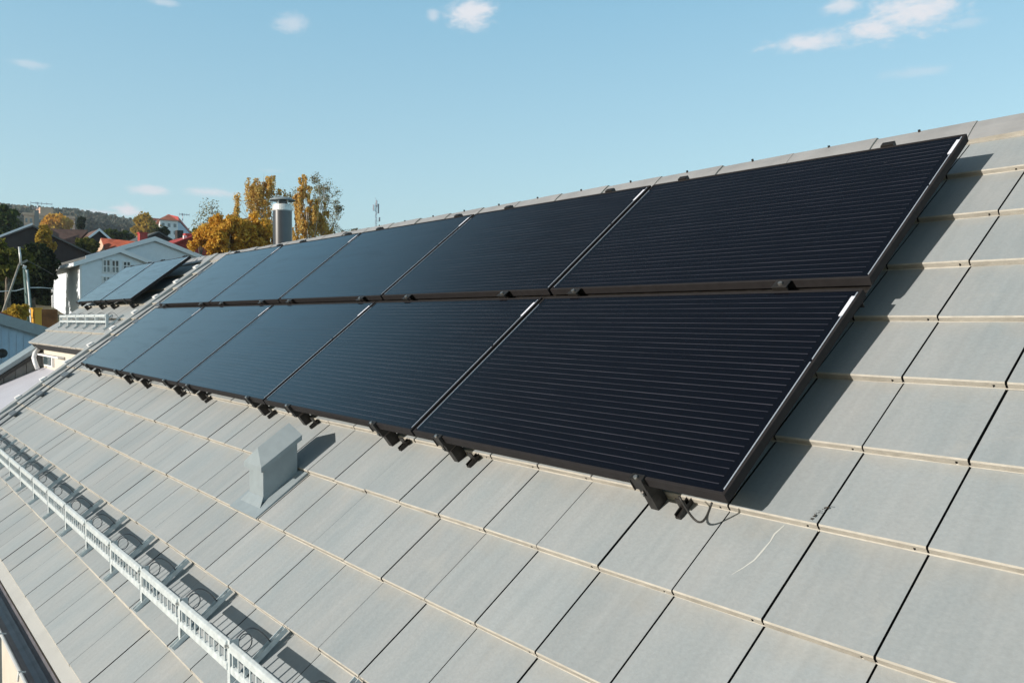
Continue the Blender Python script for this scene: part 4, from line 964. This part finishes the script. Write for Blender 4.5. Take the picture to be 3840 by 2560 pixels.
mb = MB(); mb.tube([P(-30,1094), P(60,1090), P(100,1079), P(150,1078), P(204,1082, -54)], .02, 5); tag(mb.build('overhead_cable', M['gal']), 'pale overhead cable running from the left edge to the white house', 'cable')
mb = MB(); mb.tube([P(104,978), P(150,1002,-44), P(200,1030,-54)], .012, 5); tag(mb.build('overhead_cable', M['cable']), 'thin dark wire from the pole crossarm to the white house', 'cable')
# yellow box and rusty screen by the hedge
a = P(129,1206,-33); b = P(156,1158,-33)
t = empty('yellow_cabinet', a, 'bright yellow box standing by the hedge left of the white house', 'cabinet')
mb = MB(); mb.box(-33.7,-33,a.y,b.y,a.z-2.5,b.z); mb.build('body', M['yellow'], t, world=True, bevel=.02); mb = MB(); mb.box(-33.75,-32.95,a.y-.03,b.y+.03,b.z,b.z+.04); mb.build('lid', M['yellow'], t, world=True)
c = P(212,1200,-34)
t = empty('rusty_fence', c, 'rust brown board fence between the yellow box and the white house', 'fence')
mb = MB()
for i in range(14): y = b.y+.05+(c.y-b.y)*i/14; mb.box(-34.05,-34,y,y+(c.y-b.y)/14-.01,a.z-2.5,b.z+.0)
mb.build('boards', M['rust'], t, world=True)
mb = MB(); mb.box(-34.1,-34.05,b.y,c.y,b.z-.2,b.z-.1); mb.build('rail', M['rust'], t, world=True)
# blue grey shed
p = atX(35, 1180, -22)
sh = gable_house('blue_grey_shed', 'blue grey board shed gable with pale trim at the left edge below the poles', -22, 5, p.y-2.2, p.y+1.55, -3.5, p.z-.80, p.z-.14, 'bluewall', 'darkroof', 'ventmet', ov=.1, ovx=.12, cat='shed', thick=.08)
mb = MB()
for i in range(24): y = p.y-2.2+i*3.75/24; z = p.z-.18-abs(y+.02-(p.y-.325))*.42; mb.box(-22, -21.975, y, y+.02, -3.5, z)
mb.build('cover_strips', M['bluewall'], sh, world=True)
p2 = atX(0, 1184, -27)
t = gable_house('red_shed', 'corner of a red roof behind the blue grey shed', -27, 3, p2.y-2, p2.y+1.0, -3, p2.z-.5, p2.z+.15, 'redpaint', 'redroof', None, ov=.2, cat='shed')
# satellite dish on the shed
p = atX(8, 1325, -20.5); t = empty('satellite_dish', p, 'small black dish in front of the blue grey shed at the left edge', 'dish')
mb = MB(); mb.lathe((0,0,0), [(.001,.0),(.045,.006),(.08,.02),(.105,.035),(.107,.040),(.08,.026),(.001,.010)], 20)
o = mb.build('dish', M['blackmetal'], t, smooth=True); o.rotation_euler = (0, R(80), 0)
mb = MB(); mb.tube([(0,0,0),(-.15,0,-.1),(-1.4,0,-.12)], .02, 6); mb.build('arm', M['blackmetal'], t)

# ------------------------------------------------------------------ thin autumn air over the slope
mh = bpy.data.materials.new('haze_air'); mh.use_nodes = True; nt = mh.node_tree
for n in list(nt.nodes): nt.nodes.remove(n)
out = nd(nt, 'ShaderNodeOutputMaterial'); pv = nd(nt, 'ShaderNodeVolumePrincipled'); pv.inputs['Color'].default_value = (.80, .90, 1.0, 1); pv.inputs['Density'].default_value = .00030; pv.inputs['Anisotropy'].default_value = .3
nt.links.new(pv.outputs[0], out.inputs['Volume'])
mb = MB(); mb.box(-1250, 90, -420, 620, -8, 125)
o = mb.build('haze', mh); o['kind'] = 'stuff'; o['label'] = 'thin pale air over the far slope'
